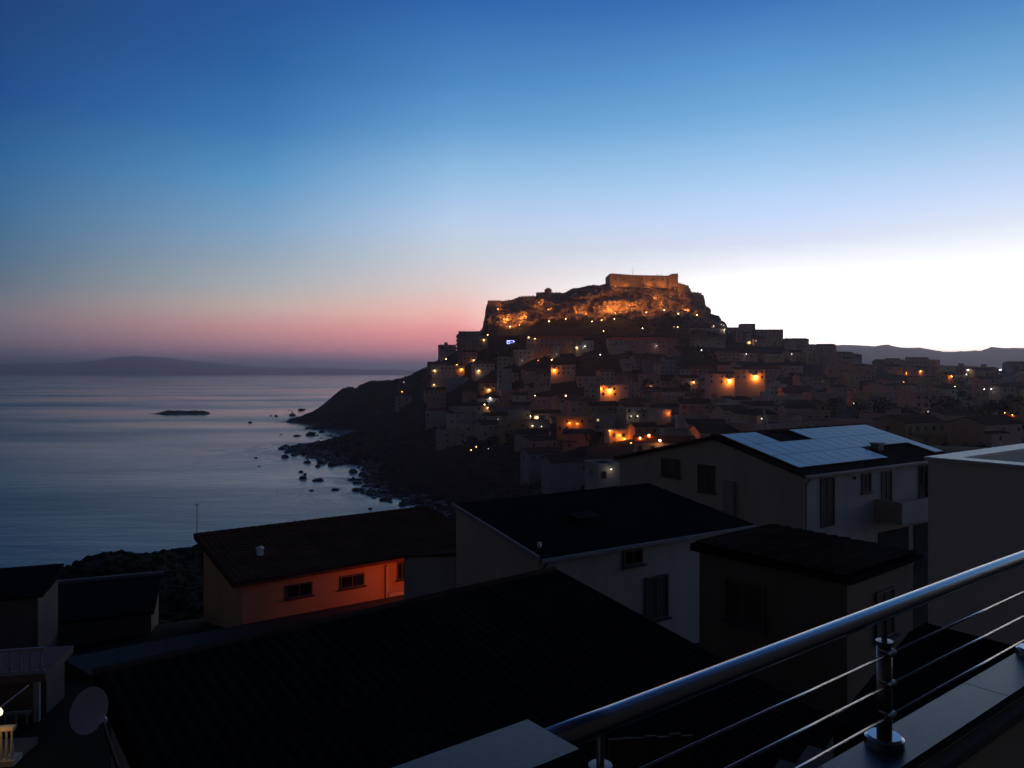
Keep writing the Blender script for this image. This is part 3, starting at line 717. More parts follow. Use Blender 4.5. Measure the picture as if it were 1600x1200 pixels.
for a in (0.3, 2.2, 4.4): tb.tube((0.05, 0, 1.5), (0.9 * math.cos(a), 0.9 * math.sin(a), 2.9), 0.11, 0.04, 5)
TR = tb.mesh('trunk', M['bark'])
def tree(x, y, s, label, group=None, z=None):
    e = empty('tree', (x, y, terr(x, y) if z is None else z), random.uniform(0, 6), label, 'tree', group); e.scale = (s, s, s * random.uniform(0.8, 1.1))
    link('trunk', TR, e); link('crown', random.choice(CR), e)
tp = [(1260,640,1.6),(1300,655,1.8),(1340,662,1.8),(1380,668,1.9),(1420,672,1.8),(1465,670,2.0),(1500,668,2.2),(1535,675,1.8),(1570,672,1.9),(1590,660,1.8),(1510,645,1.6),(1560,600,1.6),(1590,592,1.8),(1500,610,1.5),
      (800,700,1.5),(830,712,1.6),(770,705,1.3),(1060,560,1.4),(985,565,1.4),(900,580,1.3),(870,640,1.2),(1012,610,1.3),(1070,620,1.4),(1240,600,1.4),(930,705,1.5),(860,735,1.6),(905,745,1.6)]
tp.sort()
for k, (px, py, s_) in enumerate(tp):
    # where that line of sight meets the ground
    d = 120
    while d < 650 and terr((px - 800) / F * d, d) < EYE - (py - HZ) / F * d: d += 2
    tree((px - 800) / F * d, d, s_ * 1.3, 'dark bushy tree among the houses of the town, %s from the left' % ordinal(k), 'trees in the town')

# low scrub on the bare slopes and the near headland (nobody could count it)
rs = np.random.RandomState(3)
nS = 5200
cx = []; 
def scat(n, x0, x1, y0, y1, cond, s0, s1):
    out = []
    while len(out) < n:
        x = rs.uniform(x0, x1); y = rs.uniform(y0, y1)
        z = terr(x, y)
        if z > 1.5 and cond(x, y): out.append((x, y, z, rs.uniform(s0, s1)))
    return out
def dark_slope(x, y):
    px = 800 + x / y * F
    return px < np.interp(y, [p[0] for p in LBd], [p[1] for p in LBd]) + 5
pl = scat(3600, -160, 30, 170, 800, dark_slope, 0.7, 2.0) + scat(4200, -70, -8, 45, 130, lambda x, y: x < -18, 0.25, 0.75) + scat(700, 60, 400, 170, 380, lambda x, y: True, 0.8, 1.8) \
     + scat(900, -22, 160, 545, 572, lambda x, y: True, 0.6, 1.5)
ico = [(0,0,1),(0.89,0,0.45),(0.28,0.85,0.45),(-0.72,0.53,0.45),(-0.72,-0.53,0.45),(0.28,-0.85,0.45),(0.72,0.53,-0.45),(-0.28,0.85,-0.45),(-0.89,0,-0.45),(-0.28,-0.85,-0.45),(0.72,-0.53,-0.45)]
icf = [(0,1,2),(0,2,3),(0,3,4),(0,4,5),(0,5,1),(1,6,2),(2,7,3),(3,8,4),(4,9,5),(5,10,1),(2,6,7),(3,7,8),(4,8,9),(5,9,10),(1,10,6)]
iv = np.array(ico); ifc = np.array(icf)
P = np.array(pl); n_ = len(P)
V = iv[None] * (P[:, 3][:, None, None] * rs.uniform(0.6, 1.35, (n_, 11, 1))) * np.array([1, 1, 0.7]) + P[:, None, :3]
Fc = (ifc[None] + (np.arange(n_) * 11)[:, None, None]).reshape(-1, 3)
o = link('scrub', np_mesh('scrub', V.reshape(-1, 3), Fc, M['leaf'])); o['kind'] = 'stuff'; tag(o, 'dark low scrub covering the bare coastal slopes', 'shrubs')

# ------------------------------------------------------------------ near houses
def frame_house(name, x, y, z, ang, label, cat='house', group=None):
    return empty(name, (x, y, z), R(ang), label, cat, group)
def window_on(e, face, s, zc, wd, ht, kind='dark', name='window', mull=1, sill=True, depth=0.10):
    """a window in the wall: face 'f' = front (y=0, looks to -y), 'l' = left wall (x=0, looks to -x)"""
    b = MB(); h = ht / 2; a = wd / 2; t_ = 0.06
    b.box(-a, -0.03, -h, -a + t_, depth, h); b.box(a - t_, -0.03, -h, a, depth, h)
    b.box(-a + t_, -0.03, h - t_, a - t_, depth, h); b.box(-a + t_, -0.03, -h, a - t_, depth, -h + t_)
    for i in range(mull):
        c = -a + wd * (i + 1) / (mull + 1); b.box(c - 0.025, -0.01, -h + t_, c + 0.025, depth, h - t_)
    rz = 0 if face == 'f' else R(-90)
    loc = (s, -0.04, zc) if face == 'f' else (-0.04, s, zc)
    o = b.build(name, M['frame'], e); o.location = loc; o.rotation_euler = (0, 0, rz)
    g = MB(); g.box(-a + t_, 0.012, -h + t_, a - t_, 0.036, h - t_); g.build('pane' if kind != 'shut' else 'shutter', M['glass'] if kind == 'dark' else (M['shutter'] if kind == 'shut' else M['win_warm']), o)
    if sill:
        b = MB(); b.box(-a - 0.08, -0.12, -h - 0.06, a + 0.08, 0.0, -h - 0.002); b.build('sill', M['granite'], o)
    return o
def tiles(name, parent, x0, x1, y0, y1, zf, m, pitch=0.21, row=0.36, seg=5, h=0.04):
    """barrel tiles: rounded channels stepping down the slope, one joined part"""
    n = int((x1 - x0) / pitch) * seg
    xs = np.linspace(x0, x1, n + 1); k = max(1, int(abs(y1 - y0) / row))
    vs = []; rows = []
    for j in range(k):
        for e_ in (0.0, 0.985):
            yy = y0 + (y1 - y0) * (j + e_) / k
            lift = 0.045 * (1 - e_)
            jit = [0.006 * math.sin((i // seg) * 12.9 + j * 78.2) for i in range(n + 1)]
            vs += [(xs[i], yy + jit[i] * 1.5, zf(xs[i], yy) + 0.03 + lift + h * math.sin(math.pi * (i % seg) / seg) + jit[i]) for i in range(n + 1)]
    o = link(name, np_mesh(name, vs, grid_quads(2 * k, n + 1), m, False), parent); o['kind'] = 'stuff'
    return o

# house C: pale house with a dark single-pitch roof
C_ = frame_house('roadside_house', 0.77, 23.0, 39.5, 32.7, 'pale house with dark single-pitch roof and two brown windows, mid foreground')
WC, LC = 9.15, 5.1
b = MB(); b.hexa([(0,0,-3),(WC,0,-3),(WC,LC,-3),(0,LC,-3)], [(0,0,4.86),(WC,0,4.86),(WC,LC,5.6),(0,LC,5.6)]); b.build('wall', M['white'], C_)
b = MB(); k = 0.75 / 5.1
b.hexa([(-0.12,-0.32,5.0-0.32*k-0.11),(WC+0.12,-0.32,5.0-0.32*k-0.11),(WC+0.12,LC+0.1,5.75-0.1),(-0.12,LC+0.1,5.75-0.1)],
       [(-0.12,-0.32,5.0-0.32*k),(WC+0.12,-0.32,5.0-0.32*k),(WC+0.12,LC+0.1,5.76),(-0.12,LC+0.1,5.76)])
roofC = b.build('roof', M['bitumen'], C_)
b = MB(); b.box(-0.12, -0.42, 4.83, WC + 0.12, -0.325, 4.93); b.build('gutter', M['grey'], C_)
for i in range(0):      # bitumen sheets laid up the slope, a raised lap between each
    x = 0.05 + i * 0.68
    b = MB(); b.hexa([(x,-0.3,4.965),(x+0.03,-0.3,4.965),(x+0.03,LC,5.75),(x,LC,5.75)], [(x,-0.3,4.975),(x+0.03,-0.3,4.975),(x+0.03,LC,5.772),(x,LC,5.772)]); b.build('roof_lap', M['bitumen'], C_)
b = MB(); b.box(-0.10, 0.0, 4.7, -0.003, LC, 4.8)
b = MB(); b.hexa([(3.0,1.9,5.28),(4.1,1.9,5.28),(4.1,2.6,5.38),(3.0,2.6,5.38)], [(3.0,1.9,5.42),(4.1,1.9,5.42),(4.1,2.6,5.52),(3.0,2.6,5.52)]); sk = b.build('skylight', M['bitumen'], C_)
b = MB(); b.hexa([(3.08,1.97,5.425),(4.02,1.97,5.425),(4.02,2.53,5.505),(3.08,2.53,5.505)], [(3.08,1.97,5.435),(4.02,1.97,5.435),(4.02,2.53,5.517),(3.08,2.53,5.517)]); b.build('pane', M['roofgrey'], sk)
window_on(C_, 'f', 3.75, 4.42, 0.82, 0.5, 'dark')
window_on(C_, 'f', 4.80, 2.95, 1.02, 1.45, 'shut')
window_on(C_, 'l', 1.5, 2.9, 0.9, 1.3, 'shut')
b = MB(); b.tube((0.1, -0.36, 4.85), (0.1, -0.08, 4.5), 0.045, n=8); b.tube((0.1, -0.08, 4.5), (0.1, -0.08, -2), 0.045, n=8); b.build('downpipe', M['darksteel'], C_)
b = MB()                 # plaster band left of the roof edge, the verge
b.hexa([(-0.20,-0.3,4.86),(-0.125,-0.3,4.86),(-0.125,LC,5.66),(-0.20,LC,5.66)], [(-0.20,-0.3,5.02),(-0.125,-0.3,5.02),(-0.125,LC,5.82),(-0.20,LC,5.82)]); b.build('verge', M['grey'], C_)
A_ = frame_house('annex', 0.77 - 5.1*0.54, 23 + 5.1*0.84, 39.5, 32.7, 'low grey lean-to wall behind the pale house beside the orange lit house', 'annex')
b = MB(); b.hexa([(0,0.05,-3),(WC,0.05,-3),(WC,4.4,-3),(0,4.4,-3)], [(0,0.05,3.9),(WC,0.05,3.9),(WC,4.4,2.95),(0,4.4,2.95)]); b.build('wall', M['grey'], A_)
b = MB(); b.hexa([(-0.08,0.06,3.91),(WC,0.06,3.91),(WC,4.5,2.96),(-0.08,4.5,2.96)], [(-0.08,0.06,3.99),(WC,0.06,3.99),(WC,4.5,3.03),(-0.08,4.5,3.03)]); b.build('roof', M['tile_old'], A_)
def antenna(loc, h, label, els=5, ln=0.9, tilt=0.0, ori=0.4):
    e = empty('antenna', loc, ori, label, 'antenna')
    b = MB(); b.tube((0, 0, -0.3), (tilt, 0, h), 0.022, 0.016, 7); b.build('mast', M['darksteel'], e)
    if els:
        b = MB(); b.tube((tilt - ln / 2, 0, h - 0.12), (tilt + ln / 2, 0, h - 0.12), 0.012, n=6)
        for i in range(els):
            x = tilt - ln / 2 + ln * (i + 0.5) / els; b.tube((x, -0.16, h - 0.12), (x, 0.16, h - 0.12), 0.008, n=5)
        b.build('dipole_rack', M['darksteel'], e)
    return e
p = at(1005, 757, 32.3); antenna((p.x, p.y, p.z), 0.95, 'short roof antenna standing at the back of the dark single-pitch roof', 4, 0.5)
# little pale fitting at the roof corner
b = MB(); b.lathe([(0.01, 0.12), (0.06, 0.1), (0.07, 0.0), (0.03, -0.06), (0.01, -0.08)], 10); o = b.build('wall_lantern', M['granite_light']); o.location = at(843, 853, 22.7); tag(o, 'tiny pale lantern at the near corner of the dark single-pitch roof', 'lantern')

# house D: the solar house
D_ = frame_house('solar_house', 14.4, 38.0, 39.0, 34.0, 'long pale gabled house whose roof is covered with solar panels')
WD, VR, LD = 14.2, 5.55, 13.4
EH, RH, BH = 5.96, 7.40, 5.56
b = MB(); b.add([(0,0,-6),(WD,0,-6),(WD,LD,-6),(0,LD,-6),(0,0,EH-.2),(WD,0,EH-.2),(WD,LD,BH-.2),(0,LD,BH-.2),(0,VR,RH-.2),(WD,VR,RH-.2)],
  [(0,3,2,1),(0,1,5,4),(2,3,7,6),(1,2,6,9,5),(3,0,4,8,7),(4,5,9,8),(6,7,8,9)]); b.build('wall', M['white'], D_)
ks = (RH - EH) / VR; kb = (RH - BH) / (LD - VR)
b = MB(); ov = 0.28
b.hexa([(-ov,-ov,EH-.18-ov*ks),(WD+ov,-ov,EH-.18-ov*ks),(WD+ov,VR,RH-.18),(-ov,VR,RH-.18)], [(-ov,-ov,EH-ov*ks),(WD+ov,-ov,EH-ov*ks),(WD+ov,VR,RH),(-ov,VR,RH)])
b.hexa([(-ov,VR,RH-.18),(WD+ov,VR,RH-.18),(WD+ov,LD+ov,BH-.18-ov*kb),(-ov,LD+ov,BH-.18-ov*kb)], [(-ov,VR,RH-.001),(WD+ov,VR,RH-.001),(WD+ov,LD+ov,BH-ov*kb),(-ov,LD+ov,BH-ov*kb)])
b.build('roof', M['tile_old'], D_)
b = MB(); b.tube((-ov, VR, RH + 0.02), (WD + ov, VR, RH + 0.02), 0.11, n=10); b.build('ridge_cap', M['tile'], D_)
b = MB(); b.box(-ov, -ov - 0.13, EH - ov*ks - 0.16, WD + ov, -ov - 0.003, EH - ov*ks - 0.04); b.build('gutter', M['darksteel'], D_)
b = MB(); b.tube((0.12, -ov - 0.05, EH - 0.22), (0.12, -0.08, EH - 0.6), 0.05, n=8); b.tube((0.12, -0.08, EH - 0.6), (0.12, -0.08, -4), 0.05, n=8); b.build('downpipe', M['darksteel'], D_)
# solar panels, three rows of portrait modules
PW, PH_ = 1.0, 1.72
b = MB(); b.box(0.012, 0.012, 0, PW - 0.012, PH_ - 0.02, 0.035, 1); b.box(0.030, 0.030, 0.036, PW - 0.030, PH_ - 0.038, 0.040, 0)
PM = b.mesh('solar_panel', [M['panel'], M['alu']])
sl = math.atan(ks)
for r in range(3):
    for c in range(14):
        if r == 0 and 3 <= c <= 5: continue
        if r == 2 and 8 <= c <= 12: continue
        o = link('solar_panel', PM, D_); yy = 5.32 - (r + 1) * PH_ * math.cos(sl) * 1.003
        o.location = (0.10 + c * PW, yy, EH + yy * ks + 0.10); o.rotation_euler = (sl, 0, 0)
b = MB(); b.box(9.3, 1.55, EH + 1.5*ks - 0.1, 9.8, 2.05, EH + 2.1*ks + 0.22); b.box(9.22, 1.47, EH + 2.1*ks + 0.222, 9.88, 2.13, EH + 2.1*ks + 0.28); b.build('chimney', M['grey'], D_)
b = MB(); b.tube((8.4, 1.7, EH + 1.7*ks - 0.05), (8.4, 1.7, EH + 1.7*ks + 0.28), 0.07, n=10); b.build('roof_vent', M['darksteel'], D_)
window_on(D_, 'l', 8.95, 5.25, 1.5, 1.1, 'dark', mull=2)
window_on(D_, 'l', 6.2, 4.93, 1.25, 1.55, 'shut', mull=1)
b = MB(); b.box(-0.22, 4.15, 1.0, -0.003, 4.85, 5.0); b.build('flue_box', M['grey'], D_)
window_on(D_, 'f', 2.0, 4.3, 1.15, 2.5, 'shut', name='door', sill=False)
window_on(D_, 'f', 5.45, 5.0, 0.85, 1.05, 'shut')
window_on(D_, 'f', 7.4, 4.4, 1.0, 2.2, 'shut', name='door', sill=False)
window_on(D_, 'f', 11.2, 4.6, 0.95, 1.9, 'dark')
b = MB(); b.box(6.3, -1.5, 2.9, 13.9, -0.003, 3.08); b.box(6.3, -1.5, 3.082, 13.9, -1.36, 4.05); b.box(6.3, -1.358, 3.082, 6.44, -0.01, 4.05); b.build('balcony', M['white'], D_)
b = MB(); b.box(6.6, -0.06, -1, 9.6, -0.01, 2.2); b.build('garage_door', M['dark'], D_)
b = MB(); b.box(10.2, -0.06, -1, 13.2, -0.01, 2.2); b.build('garage_door', M['dark'], D_)
b = MB(); b.lathe([(0.01, 0), (0.09, 0.02), (0.09, 0.06), (0.01, 0.09)], 12); o = b.build('extractor_hood', M['shutter'], D_); o.location = (4.35, -0.02, 5.35); o.rotation_euler = (R(90), 0, 0)
# leaning white pole behind the ridge
Rr = D_.matrix_basis if False else Matrix.Translation(Vector((14.4, 38.0, 39.0))) @ Matrix.Rotation(R(34), 4, 'Z')
q = Rr @ Vector((5.1, 5.9, RH - 0.1))
e = empty('pole', q, 0, 'pale leaning pole rising behind the ridge of the solar panel roof', 'pole')
b = MB(); b.tube((0, 0, -0.1), (-0.14, 0, 0.55), 0.045, 0.04, 8); b.tube((-0.14, 0, 0.55), (-0.34, 0, 1.35), 0.04, 0.03, 8); b.build('mast', M['granite_light'], e)
b = MB(); b.tube((-0.34, -0.10, 1.35), (-0.34, 0.10, 1.37), 0.03, n=7); b.build('pole_cap', M['granite_light'], e)

# house E: low brown block
E_ = frame_house('brown_house', 7.9, 18.1, 40.0, 40.0, 'low dark brown house with felt roof between the pale house and railing')
b = MB(); b.box(0, 0, -3, 3.6, 4.2, 5.0); b.build('wall', M['brown'], E_)
b = MB(); b.hexa([(-.18,-.18,5.003),(3.78,-.18,5.003),(3.78,4.38,5.003),(-.18,4.38,5.003)], [(-.18,-.18,5.12),(3.78,-.18,5.12),(3.78,4.38,5.2),(-.18,4.38,5.2)]); b.build('roof', M['bitumen'], E_)
tiles('roof_tile', E_, -0.1, 3.7, -0.1, 4.3, lambda x, y: 5.13 + 0.018 * (y + .18), M['tile_old'])
window_on(E_, 'l', 2.75, 3.9, 1.2, 1.15, 'shut', mull=1)
window_on(E_, 'f', 1.9, 3.9, 1.0, 1.2, 'shut', mull=1)

# house B: beige block on the right with white coping
B_ = frame_house('beige_house', 6.5, 12.0, 45.0, 36.0, 'plain beige house wall with white stone coping near the railing')
TZ = 3.61
b = MB(); b.box(0, -6, -6, 0.30, 0, TZ); b.box(0.30, -0.30, -6, 8, 0, TZ); b.box(0.302, -6, -6, 8, -0.302, TZ - 0.55); b.build('wall', M['beige'], B_)
cs = 0
for i in range(5):       # coping stones
    b = MB(); b.box(-0.04, -0.36 - (i + 1) * 1.15 + 0.006, TZ + 0.002, 0.32, -0.36 - i * 1.15, TZ + 0.045); b.build('coping_stone', M['granite_light'], B_)
for i in range(6):
    b = MB(); b.box(-0.04 + i * 1.3, -0.354, TZ + 0.002, -0.04 + (i + 1) * 1.3 - 0.006, 0.04, TZ + 0.045); b.build('coping_stone', M['granite_light'], B_)
b = MB()
for i in range(4): b.box(1.9, -1.3 - i * 0.35, TZ - 0.52, 3.4, -1.22 - i * 0.35, TZ - 0.02)
b.build('roof_slat', M['alu'], B_)
b = MB(); b.box(0.9, -0.9, TZ - 0.548, 1.5, -0.45, TZ - 0.2); b.build('roof_hatch', M['darksteel'], B_)
# terrace at its foot
b = MB(); b.prism([(3.6, 8.6), (9.0, 4.0), (14, 8), (6.62, 12.16), (6.0, 11.6)], 41, 46.05); o = b.build('terrace', M['bitumen']); o['kind'] = 'structure'
for k in range(9):       # shallow steps going down along the wall
    x0 = 3.9 - k * 0.34; b = MB()
    b.hexa([(x0, 8.35 - k*0.0, 41), (x0 + .34, 8.1, 41), (x0 + 1.1, 9.2, 41), (x0 + .76, 9.45, 41)], [(x0, 8.35, 45.9 - k*.17), (x0 + .34, 8.1, 45.9 - k*.17), (x0 + 1.1, 9.2, 45.9 - k*.17), (x0 + .76, 9.45, 45.9 - k*.17)])
    if k == 0: ST = empty('stairs', (0, 0, 0), 0, 'dark stone steps descending below the steel railing', 'stairs')
    b.build('step', M['road'], ST)

# house F: the big dark roof below the balcony
F_ = frame_house('tiled_house', -0.2, 18.0, 40.0, 39.7, 'wide near-black tiled roof filling the lower foreground below the railing', 'house')
fz = lambda x, y: 5.0 + 0.17 * y + (-0.28 * max(0, x - 0.2) * 0)
b = MB(); b.hexa([(-8.4,-11,-3),(1.4,-11,-3),(1.4,-0.3,-3),(-8.4,-0.3,-3)], [(-8.4,-11,4.8-1.87),(1.4,-11,4.8-1.87),(1.4,-0.3,4.75),(-8.4,-0.3,4.75)]); b.build('wall', M['grey'], F_)
b = MB(); b.hexa([(-8.6,-11.2,4.86-1.904),(1.6,-11.2,4.86-1.904),(1.6,0,4.86),(-8.6,0,4.86)], [(-8.6,-11.2,5.0-1.904),(1.6,-11.2,5.0-1.904),(1.6,0,5.0),(-8.6,0,5.0)]); b.build('roof', M['bitumen'], F_)
tiles('roof_tile', F_, -8.55, 1.55, -0.05, -11.1, fz, M['bitumen'], 0.22, 0.38, 5, 0.022)
b = MB(); b.tube((-8.6, 0, 5.06), (1.6, 0, 5.06), 0.09, n=8); b.build('ridge_cap', M['tile_old'], F_)
b = MB(); b.hexa([(1.602,-11.2,4.80-1.904),(1.70,-11.2,4.80-1.904),(1.70,0.05,4.82),(1.602,0.05,4.82)], [(1.602,-11.2,5.06-1.904),(1.70,-11.2,5.06-1.904),(1.70,0.05,5.08),(1.602,0.05,5.08)]); b.build('verge', M['bitumen'], F_)

# house G: orange-lit house with a red tile roof
G_ = frame_house('orange_lit_house', -12.2, 33.6, 36.9, 36.0, 'red tile roofed house with its wall lit orange by a street lamp')
WG, VG = 13.5, 6.8
EG, RG = 3.7, 4.66
b = MB(); b.add([(0.5,0.35,-5),(WG,0.35,-5),(WG,VG+.1,-5),(0.5,VG+.1,-5),(0.5,0.35,EG-.1),(WG,0.35,EG-.1),(WG,VG+.1,RG-.2),(0.5,VG+.1,RG-.2),(0.5,VG,RG-.15),(WG,VG,RG-.15)],
  [(0,3,2,1),(0,1,5,4),(2,3,7,6),(1,2,6,9,5),(3,0,4,8,7),(4,5,9,8),(6,7,8,9)]); b.build('wall', M['ochre'], G_)
kg = (RG - EG) / VG
b = MB()
b.hexa([(0,0,EG-.14),(WG+.3,0,EG-.14),(WG+.3,VG,RG-.14),(0,VG,RG-.14)], [(0,0,EG),(WG+.3,0,EG),(WG+.3,VG,RG),(0,VG,RG)])
b.build('roof', M['tile'], G_)
tiles('roof_tile', G_, 0.02, WG + .28, -0.04, VG, lambda x, y: EG + y * kg, M['tile'], 0.26, 0.38)
rt = MB(); rt.lathe([(0.10, -0.2), (0.125, 0.21)], 10); RTM = rt.mesh('ridge_tile', M['tile'])
for i in range(36):
    o = link('ridge_tile', RTM, G_, (0.2 + i * 0.38, VG, RG + 0.05)); o.rotation_euler = (0, R(90), 0)
window_on(G_, 'f', 3.1, 2.9, 1.25, 0.62, 'dark'); window_on(G_, 'f', 5.75, 2.9, 1.25, 0.62, 'dark'); window_on(G_, 'f', 8.45, 3.0, 0.6, 0.9, 'dark')
for w_ in [c for c in G_.children if c.name.startswith('window')]: w_.location.y = 0.31
b = MB(); b.box(7.5, 0.2, -4, 7.62, 0.347, 3.4); b.build('pilaster', M['cream'], G_)
b = MB(); b.box(7.63, 0.12, 1.75, 9.2, 0.347, 2.02); b.build('ledge', M['cream'], G_)
Rg = Matrix.Translation(Vector((-12.2, 33.6, 36.9))) @ Matrix.Rotation(R(36), 4, 'Z')
q = Rg @ Vector((0.15, VG, RG + 0.05)); antenna(q, 1.65, 'tall thin aerial at the left end of the red tiled ridge', 3, 0.28, ori=1.0)
b = MB(); b.box(-0.14, -0.14, -0.2, 0.14, 0.14, 0.32); b.lathe([(0.20, 0.322), (0.20, 0.36), (0.02, 0.46)], 8); o = b.build('roof_vent', M['granite_light'], G_); o.location = (2.1, 2.9, EG + 2.9*kg + 0.05)

def point(name, loc, e_, c, rad=0.1, parent=None):
    l = bpy.data.lights.new(name, 'POINT'); l.energy = e_; l.color = c; l.shadow_soft_size = rad
    o = bpy.data.objects.new(name, l); COL.objects.link(o); o.location = loc
    if parent: o.parent = parent
    return o
ORANGE = (1.0, 0.22, 0.02); WARM = (1.0, 0.52, 0.17); COOL = (0.9, 0.92, 1.0)
# the street lamp hidden behind the annex that lights house G
e = empty('street_lamp', (-3.6, 36.0, 37.2), 0, 'orange street lamp hidden in the lane before the orange lit house', 'street lamp')
b = MB(); b.tube((0, 0, -1), (0, 0, 3.0), 0.05, 0.04, 8); b.tube((0, 0, 3.0), (-0.6, 0.2, 3.1), 0.03, n=6); b.build('pole', M['darksteel'], e)
b = MB(); b.lathe([(0.02, 0.1), (0.14, 0.05), (0.12, -0.03)], 10, (-0.65, 0.22, 3.05)); b.build('lamp_head', M['darksteel'], e)
b = MB(); b.lathe([(0.11, -0.03), (0.08, -0.08), (0.01, -0.1)], 10, (-0.65, 0.22, 3.05)); b.build('bulb', M['lamp_orange'], e)
sl_ = bpy.data.lights.new('lamp_light', 'SPOT'); sl_.energy = 130; sl_.color = (1.0, 0.10, 0.0); sl_.spot_size = R(150); sl_.spot_blend = 0.6; sl_.shadow_soft_size = 0.08
so_ = bpy.data.objects.new('lamp_light', sl_); COL.objects.link(so_); so_.parent = e; so_.location = (-0.65, 0.22, 2.85)
so_.rotation_euler = Vector((-0.75, 0.55, -0.55)).to_track_quat('-Z', 'Y').to_euler()

# lane and retaining wall in front of house G
b = MB(); b.prism([(-13.7, 26.9), (-8.2, 31), (-3.5, 31.5), (-2.2, 36), (-5.4, 38.6), (-13.4, 33.0), (-17.6, 30)], 34, 38.75); o = b.build('lane', M['road']); o['kind'] = 'structure'
RW = empty('retaining_wall', (-13.6, 26.6, 36.0), math.atan2(4.9, 6), 'low street wall along the lane before the orange lit house', 'wall')
b = MB(); b.box(0, 0, -4, 7.4, 0.25, 3.2); b.build('wall', M['grey'], RW)
for i in range(7):
    b = MB(); b.box(i * 1.05, -0.04, 3.203, i * 1.05 + 1.04, 0.29, 3.27); b.build('coping_stone', M['path'], RW)

# left-hand dark houses
H1 = frame_house('dark_flat_house', -23.5, 34.5, 32.3, 22, 'dark flat-roofed house with pale roof edge on the left below the headland')
b = MB(); b.box(0, 0, -6, 6.6, 7, 6.0); b.build('wall', M['brown'], H1)
b = MB(); b.box(-.15, -.15, 6.003, 6.75, 7.15, 6.12); b.build('roof', M['bitumen'], H1)
b = MB(); b.box(-.2, 7.0, 6.122, 6.8, 7.2, 6.3); b.box(-.2, -.2, 6.122, 0.0, 6.998, 6.3); b.build('roof_edge', M['path'], H1)
window_on(H1, 'f', 2.0, 3.4, 1.0, 1.3, 'shut'); window_on(H1, 'f', 4.6, 3.4, 1.0, 1.3, 'shut')
H2 = frame_house('white_balcony_house', -23.0, 28.6, 34.9, 20, 'dark house with low pitched roof at the far lower left')
b = MB(); b.box(-3, 1.2, -6, 4.4, 5, 5.9); b.build('wall', M['brown'], H2)
b = MB(); b.hexa([(-3.2,1.0,5.905),(4.6,1.0,5.905),(4.6,5.2,5.905),(-3.2,5.2,5.905)], [(-3.2,1.0,6.02),(4.6,1.0,6.02),(4.6,5.2,6.3),(-3.2,5.2,6.3)]); b.build('roof', M['bitumen'], H2)
H3 = frame_house('terrace_house', -16.1, 24.0, 35.35, 12, 'dark house with railed terrace and slab at the lower left corner')
b = MB(); b.box(-3.4, 0.6, -6, 1.2, 2.2, 4.9); b.build('wall', M['brown'], H3)
b = MB(); b.box(-3.5, -0.2, 4.903, 1.45, 2.3, 5.15); b.build('terrace_slab', M['brown'], H3)
for nm, z0, x1, cnt in (('terrace_railing', 5.153, 1.4, 14), ('balcony_railing', 3.2, 1.0, 12)):
    o = bpy.data.objects.new(nm, None); COL.objects.link(o); o.parent = H3
    b = MB(); b.box(-2.6, -0.18, z0 + 0.72, x1, -0.08, z0 + 0.80); b.box(-2.6, -0.17, z0 + 0.05, x1, -0.09, z0 + 0.10); b.build('rail', M['grey'], o)
    bal = MB(); bal.lathe([(0.035, 0.10), (0.06, 0.2), (0.045, 0.35), (0.03, 0.5), (0.045, 0.72)], 8); BMh = bal.mesh('baluster', M['grey'], True)
    for i in range(cnt): link('baluster', BMh, o, (-2.5 + (x1 + 2.4) * i / (cnt - 1), -0.13, z0))
b = MB(); b.box(-3.4, -0.7, 1.9, 1.3, 0.597, 2.08); b.build('balcony_slab', M['brown'], H3)
b = MB()
for x_ in (-2.7, 1.1): MB().box(x_, -0.2, 2.082, x_ + 0.16, -0.04, 4.9).build('balcony_post', M['grey'], H3)

# lit lower balcony
H4 = frame_house('lit_balcony', -13.75, 20.6, 39.35, 8, 'small balcony with pale balusters lit yellow at the photo lower left corner', 'balcony')
b = MB(); b.box(-3.0, 0, 0, 0.35, 0.5, 0.15); b.build('slab', M['cream'], H4)
b = MB(); b.box(-3.0, 0.02, 0.95, 0.33, 0.2, 1.05); b.build('rail', M['cream'], H4)
bal = MB(); bal.lathe([(0.03, 0.15), (0.05, 0.3), (0.04, 0.5), (0.025, 0.75), (0.04, 0.95)], 8); BMh = bal.mesh('baluster', M['cream'], True)
for i in range(22): link('baluster', BMh, H4, (0.26 - i * 0.135, 0.11, 0))
b = MB(); b.box(-3.0, 0.502, -6, 0.30, 1.5, 0.1); b.build('support', M['brown'], H4)
e = empty('wall_lamp', (-13.75, 20.55, 40.85), 0, 'glowing yellow globe wall lamp above the lit balcony balusters', 'lamp')
b = MB(); b.lathe([(0.01, -0.12), (0.10, -0.06), (0.11, 0.03), (0.07, 0.10), (0.01, 0.12)], 12); b.build('globe', M['win_bright'], e, True)
b = MB(); b.tube((0, 0.05, 0.1), (0, 1.3, 0.2), 0.02, n=6); b.build('bracket', M['darksteel'], e)
point('lamp_light', (0.1, -0.35, -0.25), 5, (1, 0.6, 0.18), 0.1, e)

